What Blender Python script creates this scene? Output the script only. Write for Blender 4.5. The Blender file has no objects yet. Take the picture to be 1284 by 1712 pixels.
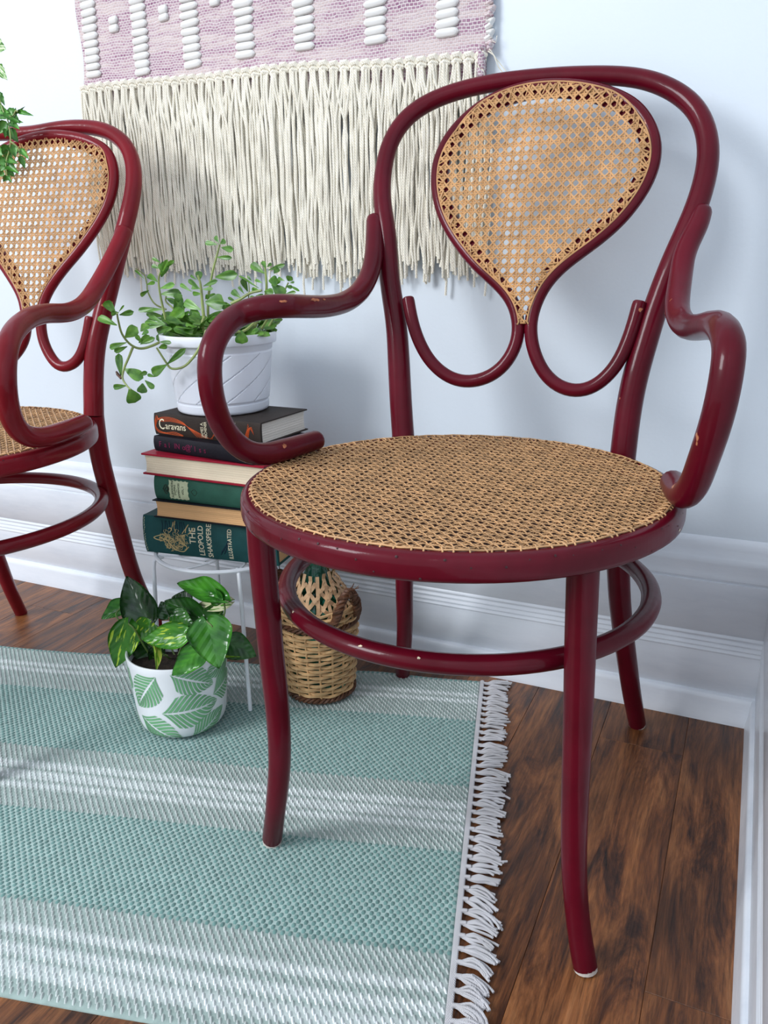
import bpy, math, random
from mathutils import Vector, Matrix
from bisect import bisect_right
SC = bpy.context.scene
COL = SC.collection
rnd = random.Random(7)
PI = math.pi

# ------------------------------------------------------------------ camera
cam_d = bpy.data.cameras.new('camera'); cam = bpy.data.objects.new('camera', cam_d); COL.objects.link(cam)
cam_d.sensor_fit = 'VERTICAL'; cam_d.sensor_height = 24.0; cam_d.sensor_width = 18.0
cam_d.lens = 24.0*1323.08/1712.0
cam_d.clip_start = 0.02
cam.matrix_world = Matrix(((0.9090856, -0.11376848, 0.40077438, 0.34888),
                           (0.41634592, 0.28230369, -0.86426888, -1.24268),
                           (-0.01481353, 0.95255517, 0.30400526, 0.71224),
                           (0, 0, 0, 1)))
SC.camera = cam

# ------------------------------------------------------------------ world, lights, exposure
SC.view_settings.view_transform = 'Standard'
SC.view_settings.look = 'None'
SC.view_settings.gamma = 1.0
SC.view_settings.use_curve_mapping = False
SC.view_settings.exposure = 0.52
w = bpy.data.worlds.new('daylight'); SC.world = w; w.use_nodes = True
w.node_tree.nodes['Background'].inputs[0].default_value = (0.82, 0.90, 1.0, 1)
w.node_tree.nodes['Background'].inputs[1].default_value = 0.66

def area(name, loc, target, sx, sy, power, color):
    d = bpy.data.lights.new(name, 'AREA'); d.shape = 'RECTANGLE'; d.size = sx; d.size_y = sy
    d.energy = power; d.color = color
    o = bpy.data.objects.new(name, d); COL.objects.link(o)
    o.location = loc
    o.rotation_euler = (Vector(target)-Vector(loc)).to_track_quat('-Z', 'Y').to_euler()
    return o
area('window_light', (-2.5, -3.5, 2.6), (-0.1, -0.1, 0.5), 1.5, 1.7, 116, (0.93, 0.96, 1.0))
area('front_fill_light', (1.0, -2.9, 2.1), (0.0, -0.3, 0.4), 1.2, 1.2, 20, (1.0, 0.97, 0.93))  # added fill lamp from the front right, no fixture behind it

# ------------------------------------------------------------------ material helpers
def newmat(name):
    m = bpy.data.materials.new(name); m.use_nodes = True
    nt = m.node_tree; b = nt.nodes['Principled BSDF']
    return m, nt, b
def N(nt, t, **kw):
    n = nt.nodes.new(t)
    for k, v in kw.items():
        if k.startswith('i_'):
            key = k[2:]; key = int(key) if key.isdigit() else key.replace('_', ' ')
            n.inputs[key].default_value = v
        else: setattr(n, k, v)
    return n
def L(nt, a, ao, b, bi): nt.links.new(a.outputs[ao], b.inputs[bi])
def ramp(nt, stops, interp='LINEAR'):
    r = nt.nodes.new('ShaderNodeValToRGB'); cr = r.color_ramp; cr.interpolation = interp
    while len(cr.elements) < len(stops): cr.elements.new(0.5)
    for e, (p, c) in zip(cr.elements, stops):
        e.position = p; e.color = (*c, 1) if len(c) == 3 else c
    return r
def coords(nt, scale=(1, 1, 1), src='Object', rand=False):
    tc = N(nt, 'ShaderNodeTexCoord'); mp = N(nt, 'ShaderNodeMapping'); mp.inputs['Scale'].default_value = scale
    if rand:
        oi = N(nt, 'ShaderNodeObjectInfo'); mul = N(nt, 'ShaderNodeMath', operation='MULTIPLY'); mul.inputs[1].default_value = 37.0
        L(nt, oi, 'Random', mul, 0)
        cb = N(nt, 'ShaderNodeCombineXYZ'); L(nt, mul, 0, cb, 0); L(nt, mul, 0, cb, 1)
        L(nt, cb, 0, mp, 'Location')
    L(nt, tc, src, mp, 0); return mp
def simple(name, col, rough=0.5, bump=0.0, bscale=200.0, var=0.0, vscale=20.0, spec=0.5, coat=0.0, sheen=0.0, stretch=(1, 1, 1), metal=0.0):
    m, nt, b = newmat(name)
    b.inputs['Base Color'].default_value = (*col, 1); b.inputs['Roughness'].default_value = rough
    b.inputs['Specular IOR Level'].default_value = spec; b.inputs['Coat Weight'].default_value = coat
    b.inputs['Sheen Weight'].default_value = sheen; b.inputs['Metallic'].default_value = metal
    mp = coords(nt, stretch)
    if var:
        n = N(nt, 'ShaderNodeTexNoise', i_Scale=vscale, i_Detail=6.0); L(nt, mp, 0, n, 'Vector')
        r = ramp(nt, [(0.3, tuple(max(0, c*(1-var)) for c in col)), (0.7, tuple(min(1, c*(1+var)) for c in col))])
        L(nt, n, 'Fac', r, 0); L(nt, r, 0, b, 'Base Color')
    if bump:
        n2 = N(nt, 'ShaderNodeTexNoise', i_Scale=bscale, i_Detail=4.0); L(nt, mp, 0, n2, 'Vector')
        bp = N(nt, 'ShaderNodeBump', i_Strength=bump, i_Distance=0.002); L(nt, n2, 'Fac', bp, 'Height'); L(nt, bp, 0, b, 'Normal')
    return m

def paint_mat(name, c1, c2):
    m, nt, b = newmat(name)
    mp = coords(nt)
    n = N(nt, 'ShaderNodeTexNoise', i_Scale=9.0, i_Detail=5.0, i_Roughness=0.6); L(nt, mp, 0, n, 'Vector')
    r = ramp(nt, [(0.35, c1), (0.68, c2)]); L(nt, n, 'Fac', r, 0)
    # worn chips down to bare wood
    n2 = N(nt, 'ShaderNodeTexNoise', i_Scale=58.0, i_Detail=2.0, i_Roughness=0.5); L(nt, mp, 0, n2, 'Vector')
    n3 = N(nt, 'ShaderNodeTexNoise', i_Scale=14.0, i_Detail=1.0); L(nt, mp, 0, n3, 'Vector')
    mu = N(nt, 'ShaderNodeMath', operation='MULTIPLY'); L(nt, n2, 'Fac', mu, 0); L(nt, n3, 'Fac', mu, 1)
    r2 = ramp(nt, [(0.462, (0, 0, 0)), (0.470, (1, 1, 1))]); L(nt, mu, 0, r2, 0)
    mx = N(nt, 'ShaderNodeMix', data_type='RGBA'); L(nt, r2, 0, mx, 0); L(nt, r, 0, mx, 6); mx.inputs[7].default_value = (0.42, 0.16, 0.08, 1)
    L(nt, mx, 2, b, 'Base Color')
    b.inputs['Roughness'].default_value = 0.34; b.inputs['Specular IOR Level'].default_value = 0.10; b.inputs['Coat Weight'].default_value = 0.34; b.inputs['Coat IOR'].default_value = 1.4; b.inputs['Coat Roughness'].default_value = 0.09
    n4 = N(nt, 'ShaderNodeTexNoise', i_Scale=90.0, i_Detail=5.0); mp2 = coords(nt, (1, 1, 0.25)); L(nt, mp2, 0, n4, 'Vector')
    bp = N(nt, 'ShaderNodeBump', i_Strength=0.22, i_Distance=0.001); L(nt, n4, 'Fac', bp, 'Height'); L(nt, bp, 0, b, 'Normal'); L(nt, bp, 0, b, 'Coat Normal')
    return m
M = {}
M['paint'] = paint_mat('burgundy_paint', (0.074, 0.0018, 0.0075), (0.115, 0.0030, 0.0122))
M['paint_lit'] = paint_mat('burgundy_paint_window_lit', (0.138, 0.0052, 0.0100), (0.205, 0.0078, 0.0155))  # same burgundy, with the left chair's stronger window light put into the colour
M['cane'] = simple('cane', (0.52, 0.295, 0.135), 0.42, 0.2, 300, 0.28, 45)
M['cane_back'] = simple('cane_back', (0.54, 0.295, 0.125), 0.42, 0.2, 300, 0.25, 45)
M['felt'] = simple('felt_pad', (0.55, 0.50, 0.45), 0.95, 0.4, 400)
M['tack'] = simple('old_tack_hole', (0.035, 0.004, 0.006), 0.6)

# wall paint
m, nt, b = newmat('wall_paint'); M['wall'] = m
mp = coords(nt, (1, 1, 1)); n = N(nt, 'ShaderNodeTexNoise', i_Scale=3.0, i_Detail=3.0); L(nt, mp, 0, n, 'Vector')
r = ramp(nt, [(0.3, (0.685, 0.750, 0.815)), (0.7, (0.72, 0.782, 0.84))]); L(nt, n, 'Fac', r, 0); L(nt, r, 0, b, 'Base Color')
b.inputs['Roughness'].default_value = 0.42; b.inputs['Specular IOR Level'].default_value = 0.35
n = N(nt, 'ShaderNodeTexNoise', i_Scale=160.0, i_Detail=4.0); L(nt, mp, 0, n, 'Vector')
bp = N(nt, 'ShaderNodeBump', i_Strength=0.12, i_Distance=0.002); L(nt, n, 'Fac', bp, 'Height'); L(nt, bp, 0, b, 'Normal')
# gloss trim paint
m, nt, b = newmat('trim_paint'); M['trim'] = m
mp = coords(nt, (0.35, 1, 1.6)); n = N(nt, 'ShaderNodeTexNoise', i_Scale=14.0, i_Detail=8.0, i_Roughness=0.65); L(nt, mp, 0, n, 'Vector')
r = ramp(nt, [(0.25, (0.68, 0.73, 0.80)), (0.5, (0.78, 0.82, 0.88)), (0.75, (0.82, 0.86, 0.91))]); L(nt, n, 'Fac', r, 0); L(nt, r, 0, b, 'Base Color')
b.inputs['Roughness'].default_value = 0.27
n = N(nt, 'ShaderNodeTexNoise', i_Scale=45.0, i_Detail=6.0); L(nt, mp, 0, n, 'Vector')
bp = N(nt, 'ShaderNodeBump', i_Strength=0.25, i_Distance=0.002); L(nt, n, 'Fac', bp, 'Height'); L(nt, bp, 0, b, 'Normal')
# distressed wood planks
m, nt, b = newmat('distressed_wood'); M['plank'] = m
mp = coords(nt, (1.0, 0.15, 1.0), rand=True)
n1 = N(nt, 'ShaderNodeTexNoise', i_Scale=30.0, i_Detail=10.0, i_Roughness=0.70, i_Distortion=0.9); L(nt, mp, 0, n1, 'Vector')
r1 = ramp(nt, [(0.31, (0.012, 0.006, 0.0035)), (0.40, (0.055, 0.020, 0.009)), (0.48, (0.140, 0.052, 0.018)), (0.59, (0.245, 0.099, 0.035)), (0.76, (0.38, 0.18, 0.075))]); L(nt, n1, 'Fac', r1, 0)
mpf = coords(nt, (1.0, 0.045, 1.0), rand=True)
n2 = N(nt, 'ShaderNodeTexNoise', i_Scale=260.0, i_Detail=6.0, i_Roughness=0.75); L(nt, mpf, 0, n2, 'Vector')
r2 = ramp(nt, [(0.33, (0.15, 0.12, 0.11)), (0.47, (0.85, 0.82, 0.80)), (0.66, (1.5, 1.4, 1.3))]); L(nt, n2, 'Fac', r2, 0)
mx = N(nt, 'ShaderNodeMix', data_type='RGBA', blend_type='MULTIPLY'); mx.inputs[0].default_value = 0.75; L(nt, r1, 0, mx, 6); L(nt, r2, 0, mx, 7)
n3 = N(nt, 'ShaderNodeTexNoise', i_Scale=5.0, i_Detail=3.0); mp3 = coords(nt, (1, .5, 1), rand=True); L(nt, mp3, 0, n3, 'Vector')
r3 = ramp(nt, [(0.3, (0.60, 0.58, 0.6)), (0.7, (1.3, 1.25, 1.2))]); L(nt, n3, 'Fac', r3, 0)
mx2 = N(nt, 'ShaderNodeMix', data_type='RGBA', blend_type='MULTIPLY'); mx2.inputs[0].default_value = 1.0; L(nt, mx, 2, mx2, 6); L(nt, r3, 0, mx2, 7)
L(nt, mx2, 2, b, 'Base Color')
rr = ramp(nt, [(0.3, (0.27,)*3), (0.7, (0.46,)*3)]); L(nt, n1, 'Fac', rr, 0); L(nt, rr, 0, b, 'Roughness')
ad = N(nt, 'ShaderNodeMath', operation='ADD'); L(nt, n1, 'Fac', ad, 0); L(nt, n2, 'Fac', ad, 1)
bp = N(nt, 'ShaderNodeBump', i_Strength=0.35, i_Distance=0.0015); L(nt, ad, 0, bp, 'Height'); L(nt, bp, 0, b, 'Normal')
M['seam'] = simple('plank_edge', (0.16, 0.07, 0.035), 0.5)

def attr_mat(name, rough=0.9, bump=0.4, bscale=900, sheen=0.2):
    m, nt, b = newmat(name)
    a = N(nt, 'ShaderNodeVertexColor', layer_name='Col'); L(nt, a, 'Color', b, 'Base Color')
    b.inputs['Roughness'].default_value = rough; b.inputs['Sheen Weight'].default_value = sheen
    b.inputs['Specular IOR Level'].default_value = 0.2
    mp = coords(nt); n = N(nt, 'ShaderNodeTexNoise', i_Scale=bscale, i_Detail=2.0); L(nt, mp, 0, n, 'Vector')
    bp = N(nt, 'ShaderNodeBump', i_Strength=bump, i_Distance=0.001); L(nt, n, 'Fac', bp, 'Height'); L(nt, bp, 0, b, 'Normal')
    return m
M['yarn'] = attr_mat('rug_yarn')
def twist_mat(name, c1, c2, scale, direction='DIAGONAL', rough=0.85, strength=0.8):
    m, nt, b = newmat(name)
    mp = coords(nt)
    wv = N(nt, 'ShaderNodeTexWave', wave_type='BANDS', bands_direction=direction, i_Scale=scale, i_Distortion=1.5, i_Detail=1.0); L(nt, mp, 0, wv, 'Vector')
    r = ramp(nt, [(0.0, c1), (0.6, c2)]); L(nt, wv, 'Fac', r, 0)
    n = N(nt, 'ShaderNodeTexNoise', i_Scale=30.0, i_Detail=3.0); L(nt, mp, 0, n, 'Vector')
    r2 = ramp(nt, [(0.3, (0.88, 0.87, 0.85)), (0.7, (1.05, 1.05, 1.05))]); L(nt, n, 'Fac', r2, 0)
    mx = N(nt, 'ShaderNodeMix', data_type='RGBA', blend_type='MULTIPLY'); mx.inputs[0].default_value = 1.0; L(nt, r, 0, mx, 6); L(nt, r2, 0, mx, 7)
    L(nt, mx, 2, b, 'Base Color'); b.inputs['Roughness'].default_value = rough; b.inputs['Sheen Weight'].default_value = 0.2
    b.inputs['Specular IOR Level'].default_value = 0.2
    bp = N(nt, 'ShaderNodeBump', i_Strength=strength, i_Distance=0.001); L(nt, wv, 'Fac', bp, 'Height'); L(nt, bp, 0, b, 'Normal')
    return m
M['cord'] = twist_mat('cream_cotton_cord', (0.80, 0.75, 0.62), (0.95, 0.91, 0.80), 150, strength=0.5)
M['rugcord'] = twist_mat('white_rug_fringe', (0.60, 0.59, 0.62), (0.86, 0.85, 0.88), 330)
M['roving'] = twist_mat('white_wool_roving', (0.735, 0.725, 0.705), (0.77, 0.76, 0.74), 160, 'Y', 0.95, 0.10)
# pink hand-woven cloth
m, nt, b = newmat('mauve_handweave'); M['weave'] = m
mp = coords(nt, (1, 1, 1))
br = N(nt, 'ShaderNodeTexBrick', offset=0.5, i_Scale=1.0); br.inputs['Brick Width'].default_value = 0.0065; br.inputs['Row Height'].default_value = 0.0042
br.inputs['Mortar Size'].default_value = 0.0009; br.inputs['Mortar Smooth'].default_value = 0.6
br.inputs['Color1'].default_value = (1, 1, 1, 1); br.inputs['Color2'].default_value = (0.7, 0.7, 0.7, 1); br.inputs['Mortar'].default_value = (0, 0, 0, 1)
sx = N(nt, 'ShaderNodeSeparateXYZ'); L(nt, mp, 0, sx, 0)
nz = N(nt, 'ShaderNodeTexNoise', i_Scale=30.0, i_Detail=2.0); L(nt, mp, 0, nz, 'Vector')
mad = N(nt, 'ShaderNodeMath', operation='MULTIPLY_ADD'); mad.inputs[1].default_value = 0.010; L(nt, nz, 'Fac', mad, 0); L(nt, sx, 2, mad, 2)
cb = N(nt, 'ShaderNodeCombineXYZ'); L(nt, sx, 0, cb, 0); L(nt, mad, 0, cb, 1)
L(nt, cb, 0, br, 'Vector')
mps = coords(nt, (0.18, 1, 1)); ns = N(nt, 'ShaderNodeTexNoise', i_Scale=60.0, i_Detail=3.0, i_Roughness=0.7); L(nt, mps, 0, ns, 'Vector')
rs = ramp(nt, [(0.35, (0.27, 0.125, 0.21)), (0.47, (0.40, 0.235, 0.31)), (0.60, (0.60, 0.48, 0.46))]); L(nt, ns, 'Fac', rs, 0)
mx = N(nt, 'ShaderNodeMix', data_type='RGBA'); L(nt, br, 'Color', mx, 0); mx.inputs[6].default_value = (0.72, 0.64, 0.64, 1); L(nt, rs, 0, mx, 7)
L(nt, mx, 2, b, 'Base Color'); b.inputs['Roughness'].default_value = 0.95; b.inputs['Specular IOR Level'].default_value = 0.1
bp = N(nt, 'ShaderNodeBump', i_Strength=0.7, i_Distance=0.0015); L(nt, br, 'Color', bp, 'Height'); L(nt, bp, 0, b, 'Normal')

M['white_plastic'] = simple('white_plastic', (0.78, 0.81, 0.88), 0.33)
M['white_ceramic'] = simple('white_ceramic', (0.80, 0.82, 0.84), 0.4, 0.1, 60)
M['leaf_glaze'] = simple('green_glaze', (0.16, 0.40, 0.19), 0.45, 0.0, 100, 0.22, 30)
M['soil'] = simple('dark_soil', (0.025, 0.016, 0.010), 0.95, 1.0, 250, 0.5, 120)
M['white_wire'] = simple('white_enamel_wire', (0.80, 0.82, 0.86), 0.35)
M['stem'] = simple('green_stem', (0.24, 0.30, 0.09), 0.5, 0.2, 200, 0.35, 40)
M['stem_dark'] = simple('pothos_stem', (0.10, 0.17, 0.035), 0.5)

def leaf_mat(name, dark, lightc, rough=0.35, vein=True, patch=None, pthr=0.6):
    m, nt, b = newmat(name)
    mp = coords(nt, (1, 1, 1), rand=True)
    n = N(nt, 'ShaderNodeTexNoise', i_Scale=2.2, i_Detail=3.0); L(nt, mp, 0, n, 'Vector')
    r = ramp(nt, [(0.35, dark), (0.7, lightc)]); L(nt, n, 'Fac', r, 0)
    oi = N(nt, 'ShaderNodeObjectInfo'); ro = ramp(nt, [(0.0, (0.62, 0.66, 0.6)), (1.0, (1.3, 1.25, 1.15))]); L(nt, oi, 'Random', ro, 0)
    mx = N(nt, 'ShaderNodeMix', data_type='RGBA', blend_type='MULTIPLY'); mx.inputs[0].default_value = 1.0; L(nt, r, 0, mx, 6); L(nt, ro, 0, mx, 7)
    last, lo = mx, 2
    if patch:
        mp2 = coords(nt, (0.7, 3.0, 1), rand=True); n5 = N(nt, 'ShaderNodeTexNoise', i_Scale=3.0, i_Detail=3.0); L(nt, mp2, 0, n5, 'Vector')
        r5 = ramp(nt, [(pthr, (0, 0, 0)), (pthr+0.02, (1, 1, 1))]); L(nt, n5, 'Fac', r5, 0)
        mx5 = N(nt, 'ShaderNodeMix', data_type='RGBA'); L(nt, r5, 0, mx5, 0); L(nt, mx, 2, mx5, 6); mx5.inputs[7].default_value = (*patch, 1)
        last = mx5
    L(nt, last, lo, b, 'Base Color'); b.inputs['Roughness'].default_value = rough
    b.inputs['Subsurface Weight'].default_value = 0.0
    b.inputs['Transmission Weight'].default_value = 0.0
    if vein:
        # side veins sweeping toward the tip: bands in x - |y|
        tc = N(nt, 'ShaderNodeTexCoord'); s = N(nt, 'ShaderNodeSeparateXYZ'); L(nt, tc, 'Object', s, 0)
        ab = N(nt, 'ShaderNodeMath', operation='ABSOLUTE'); L(nt, s, 1, ab, 0)
        su = N(nt, 'ShaderNodeMath', operation='MULTIPLY_ADD'); su.inputs[1].default_value = -0.9; L(nt, ab, 0, su, 0); L(nt, s, 0, su, 2)
        sc = N(nt, 'ShaderNodeMath', operation='MULTIPLY'); sc.inputs[1].default_value = 30.0; L(nt, su, 0, sc, 0)
        sn = N(nt, 'ShaderNodeMath', operation='SINE'); L(nt, sc, 0, sn, 0)
        bp = N(nt, 'ShaderNodeBump', i_Strength=0.12, i_Distance=0.02); L(nt, sn, 0, bp, 'Height'); L(nt, bp, 0, b, 'Normal')
    return m
M['suc'] = leaf_mat('succulent_leaf', (0.045, 0.155, 0.016), (0.145, 0.32, 0.045), 0.36, False)
M['poth'] = leaf_mat('pothos_leaf', (0.012, 0.085, 0.008), (0.06, 0.25, 0.025), 0.22)
M['poth_dark'] = leaf_mat('pothos_leaf_dark', (0.005, 0.035, 0.006), (0.02, 0.10, 0.012), 0.25)
M['poth_var'] = leaf_mat('pothos_leaf_flecked', (0.035, 0.17, 0.015), (0.09, 0.32, 0.03), 0.24, True, (0.45, 0.62, 0.05), 0.60)
M['poth_lime'] = leaf_mat('pothos_leaf_lime', (0.10, 0.30, 0.02), (0.22, 0.45, 0.04), 0.26, True, (0.60, 0.68, 0.10), 0.55)
M['poth_cream'] = leaf_mat('pothos_leaf_cream', (0.06, 0.22, 0.02), (0.12, 0.34, 0.04), 0.26, True, (0.72, 0.72, 0.45), 0.42)
M['ivy'] = leaf_mat('trailing_leaf', (0.03, 0.14, 0.02), (0.10, 0.30, 0.05), 0.4, False)
M['ivy_var'] = leaf_mat('trailing_leaf_pale', (0.08, 0.22, 0.04), (0.16, 0.36, 0.08), 0.4, False, (0.55, 0.68, 0.40), 0.5)

M['wicker'] = simple('wicker', (0.60, 0.37, 0.175), 0.5, 0.5, 250, 0.35, 50)
M['splint'] = simple('wood_splint', (0.56, 0.345, 0.185), 0.6, 0.4, 200, 0.3, 60, stretch=(1, 1, .3))
M['brown_wicker'] = simple('brown_wicker', (0.11, 0.042, 0.018), 0.55, 0.5, 250, 0.5, 60)
m, nt, b = newmat('green_glass'); M['glass'] = m
b.inputs['Base Color'].default_value = (0.05, 0.35, 0.22, 1); b.inputs['Transmission Weight'].default_value = 0.85; b.inputs['Roughness'].default_value = 0.05; b.inputs['IOR'].default_value = 1.45

# ------------------------------------------------------------------ mesh helpers
class MB:
    def __init__(s): s.v = []; s.f = []; s.mi = []; s.c = []
    def add(s, vs, fs, mi=0, col=None):
        o = len(s.v); s.v.extend(tuple(v) for v in vs); s.f.extend(tuple(i+o for i in f) for f in fs); s.mi.extend([mi]*len(fs))
        if col is not None: s.c.extend([col]*len(vs))
    def mesh(s, name, mats, smooth=True, auto=None):
        me = bpy.data.meshes.new(name); me.from_pydata(s.v, [], s.f)
        for m in (mats if isinstance(mats, (list, tuple)) else [mats]): me.materials.append(m)
        me.polygons.foreach_set('material_index', s.mi)
        me.polygons.foreach_set('use_smooth', [smooth]*len(s.f))
        if s.c:
            a = me.color_attributes.new('Col', 'FLOAT_COLOR', 'POINT')
            flat = []
            for c in s.c: flat.extend((c[0], c[1], c[2], 1.0))
            a.data.foreach_set('color', flat)
        me.update()
        if auto is not None and smooth: me.set_sharp_from_angle(angle=math.radians(auto))
        return me
    def build(s, name, mats, parent=None, smooth=True, auto=40, **kw):
        return link(name, s.mesh(name, mats, smooth, auto), parent, **kw)
def link(name, me, parent=None, loc=None, mat=None, kind=None, label=None):
    o = bpy.data.objects.new(name, me); COL.objects.link(o)
    if parent is not None: o.parent = parent
    if mat is not None: o.matrix_basis = mat
    elif loc is not None: o.location = loc
    if kind: o['kind'] = kind
    if label: o['label'] = label
    return o
def thing(name, label, cat, loc=(0, 0, 0), rz=0.0, group=None):
    o = bpy.data.objects.new(name, None); COL.objects.link(o); o.empty_display_size = 0.05
    o.location = loc; o.rotation_euler = (0, 0, rz); o['label'] = label; o['category'] = cat
    if group: o['group'] = group
    return o
def box(mb, x0, x1, y0, y1, z0, z1, mi=0, col=None):
    v = [(x0, y0, z0), (x1, y0, z0), (x1, y1, z0), (x0, y1, z0), (x0, y0, z1), (x1, y0, z1), (x1, y1, z1), (x0, y1, z1)]
    f = [(0, 3, 2, 1), (4, 5, 6, 7), (0, 1, 5, 4), (1, 2, 6, 5), (2, 3, 7, 6), (3, 0, 4, 7)]
    mb.add(v, f, mi, col)
def crs(pts, n=8, closed=False):
    P = [Vector(p) for p in pts]
    if closed: Q = [P[-1]]+P+[P[0], P[1]]
    else: Q = [2*P[0]-P[1]]+P+[2*P[-1]-P[-2]]
    out = []
    for i in range(1, len(Q)-2):
        a, b, c, d = Q[i-1:i+3]
        for k in range(n):
            t = k/n
            out.append(0.5*((2*b)+(-a+c)*t+(2*a-5*b+4*c-d)*t*t+(-a+3*b-3*c+d)*t**3))
    if not closed: out.append(P[-1].copy())
    return out
def resample(pts, step, closed=False):
    P = [Vector(p) for p in pts]
    if closed: P = P+[P[0]]
    s = [0.0]
    for a, b in zip(P, P[1:]): s.append(s[-1]+(b-a).length)
    n = max(2, int(round(s[-1]/step))); out = []
    m = n if closed else n+1
    for i in range(m):
        t = s[-1]*i/n; k = min(len(s)-2, max(0, bisect_right(s, t)-1))
        d = s[k+1]-s[k]; out.append(P[k].lerp(P[k+1], (t-s[k])/d if d > 0 else 0))
    return out
def smooth(pts, it=4, closed=False):
    P = list(pts); n = len(P)
    for _ in range(it):
        Q = list(P)
        for i in range(n):
            if not closed and i in (0, n-1): continue
            Q[i] = (P[i-1]+2*P[i]+P[(i+1) % n])/4
        P = Q
    return P
def tube(mb, pts, rad, ns=10, closed=False, caps=True, mi=0, col=None, up=None, flat=1.0, round_end=False):
    P = [Vector(p) for p in pts]; n = len(P)
    R = rad if callable(rad) else (lambda t: rad)
    T = []
    for i in range(n):
        a = P[i-1] if (i > 0 or closed) else P[0]; b = P[(i+1) % n] if (i < n-1 or closed) else P[-1]
        t = b-a; T.append(t.normalized() if t.length > 1e-9 else Vector((0, 0, 1)))
    u = Vector(up) if up else (Vector((0, 0, 1)) if abs(T[0].z) < 0.9 else Vector((0, 1, 0)))
    nrm = (u-T[0]*u.dot(T[0])).normalized(); rings = []
    us = []
    for i in range(n):
        nrm = nrm-T[i]*nrm.dot(T[i])
        if nrm.length < 1e-6: nrm = T[i].orthogonal()
        nrm.normalize(); us.append(nrm.copy())
    if closed:   # spread twist
        a = us[-1]-T[0]*us[-1].dot(T[0]); a.normalize()
        ang = math.atan2(T[0].dot(a.cross(us[0])), a.dot(us[0]))
        us = [Matrix.Rotation(ang*i/n, 3, T[i]) @ us[i] for i in range(n)]
    vs = []; fs = []
    seq = [(P[i], us[i], T[i], R(i/(n-1 if not closed else n))) for i in range(n)]
    if round_end and not closed:
        def cap(p, u, t, r, sgn): return [(p+t*sgn*r*0.35*(-1), u, t, r), (p+t*sgn*r*0.15, u, t, r*0.93), (p+t*sgn*r*0.32, u, t, r*0.7)]
        p, u_, t, r = seq[0]; st = [(p-t*0*r, u_, t, r*0.72), (p+t*r*0.18, u_, t, r*0.93)]
        p2, u2, t2, r2 = seq[-1]; en = [(p2-t2*r2*0.18, u2, t2, r2*0.93), (p2, u2, t2, r2*0.72)]
        seq = st+[q for q in seq[1:-1] if (q[0]-p).length > r*0.3 and (q[0]-p2).length > r2*0.3]+en
        n = len(seq)
    for p, u_, t, r in seq:
        b = t.cross(u_)
        for k in range(ns):
            a = 2*PI*k/ns; vs.append(p+u_*(math.cos(a)*r)+b*(math.sin(a)*r*flat))
    for i in range(n if closed else n-1):
        j = (i+1) % n
        for k in range(ns):
            l = (k+1) % ns; fs.append((i*ns+k, i*ns+l, j*ns+l, j*ns+k))
    if caps and not closed: fs.append(tuple(range(ns-1, -1, -1))); fs.append(tuple((n-1)*ns+k for k in range(ns)))
    mb.add(vs, fs, mi, col)
def lathe(mb, prof, ns=48, c=(0, 0), mi=0, rfun=None):
    vs = []; fs = []; m = len(prof)
    for k in range(ns):
        a = 2*PI*k/ns
        for (r, z) in prof:
            rr_ = r if rfun is None else rfun(r, z, a)
            vs.append((c[0]+rr_*math.cos(a), c[1]+rr_*math.sin(a), z))
    for k in range(ns):
        l = (k+1) % ns
        for i in range(m-1):
            if prof[i][0] < 1e-7 and prof[i+1][0] < 1e-7: continue
            fs.append((k*m+i, l*m+i, l*m+i+1, k*m+i+1))
    mb.add(vs, fs, mi)
def extrude(mb, prof, axis, a0, a1, e0=0.0, e1=0.0, mi=0):
    """profile of (depth, z); axis 'x': runs along x with depth = -y ; axis 'y': runs along y with depth = -x. e0/e1 mitre factors."""
    vs = []; n = len(prof)
    for (d, z) in prof:
        vs.append((a0+e0*d, -d, z) if axis == 'x' else (-d, a0+e0*d, z))
    for (d, z) in prof:
        vs.append((a1+e1*d, -d, z) if axis == 'x' else (-d, a1+e1*d, z))
    fs = [(i, i+1, n+i+1, n+i) for i in range(n-1)]
    mb.add(vs, fs, mi)
def text(parent, name, s, size, origin, xdir, ydir, mat, warp=None, align='LEFT', offset=0.0, thick=0.00025, label=None, sx=1.0):
    cu = bpy.data.curves.new('t', 'FONT'); cu.body = s; cu.size = size; cu.align_x = align; cu.offset = offset; cu.resolution_u = 3
    ob = bpy.data.objects.new('t', cu); COL.objects.link(ob)
    dg = bpy.context.evaluated_depsgraph_get(); me0 = bpy.data.meshes.new_from_object(ob.evaluated_get(dg))
    bpy.data.objects.remove(ob); bpy.data.curves.remove(cu)
    X = Vector(xdir).normalized(); Y = Vector(ydir).normalized(); Nn = X.cross(Y)
    vs = [Vector(origin)+X*v.co.x*sx+Y*v.co.y for v in me0.vertices]
    if warp: vs = [warp(v) for v in vs]
    n = len(vs); fs = [tuple(p.vertices) for p in me0.polygons]
    cnt = {}
    for f in fs:
        for i in range(len(f)):
            e = (f[i], f[(i+1) % len(f)]); cnt[e] = 1
    mb = MB(); top = [v+Nn*thick for v in vs]
    allf = [tuple(i+n for i in f) for f in fs]
    for (a, b) in cnt:
        if (b, a) not in cnt: allf.append((a, b, b+n, a+n))
    mb.add(vs+top, allf); bpy.data.meshes.remove(me0)
    return mb.build(name, mat, parent, smooth=False, label=label)

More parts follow.
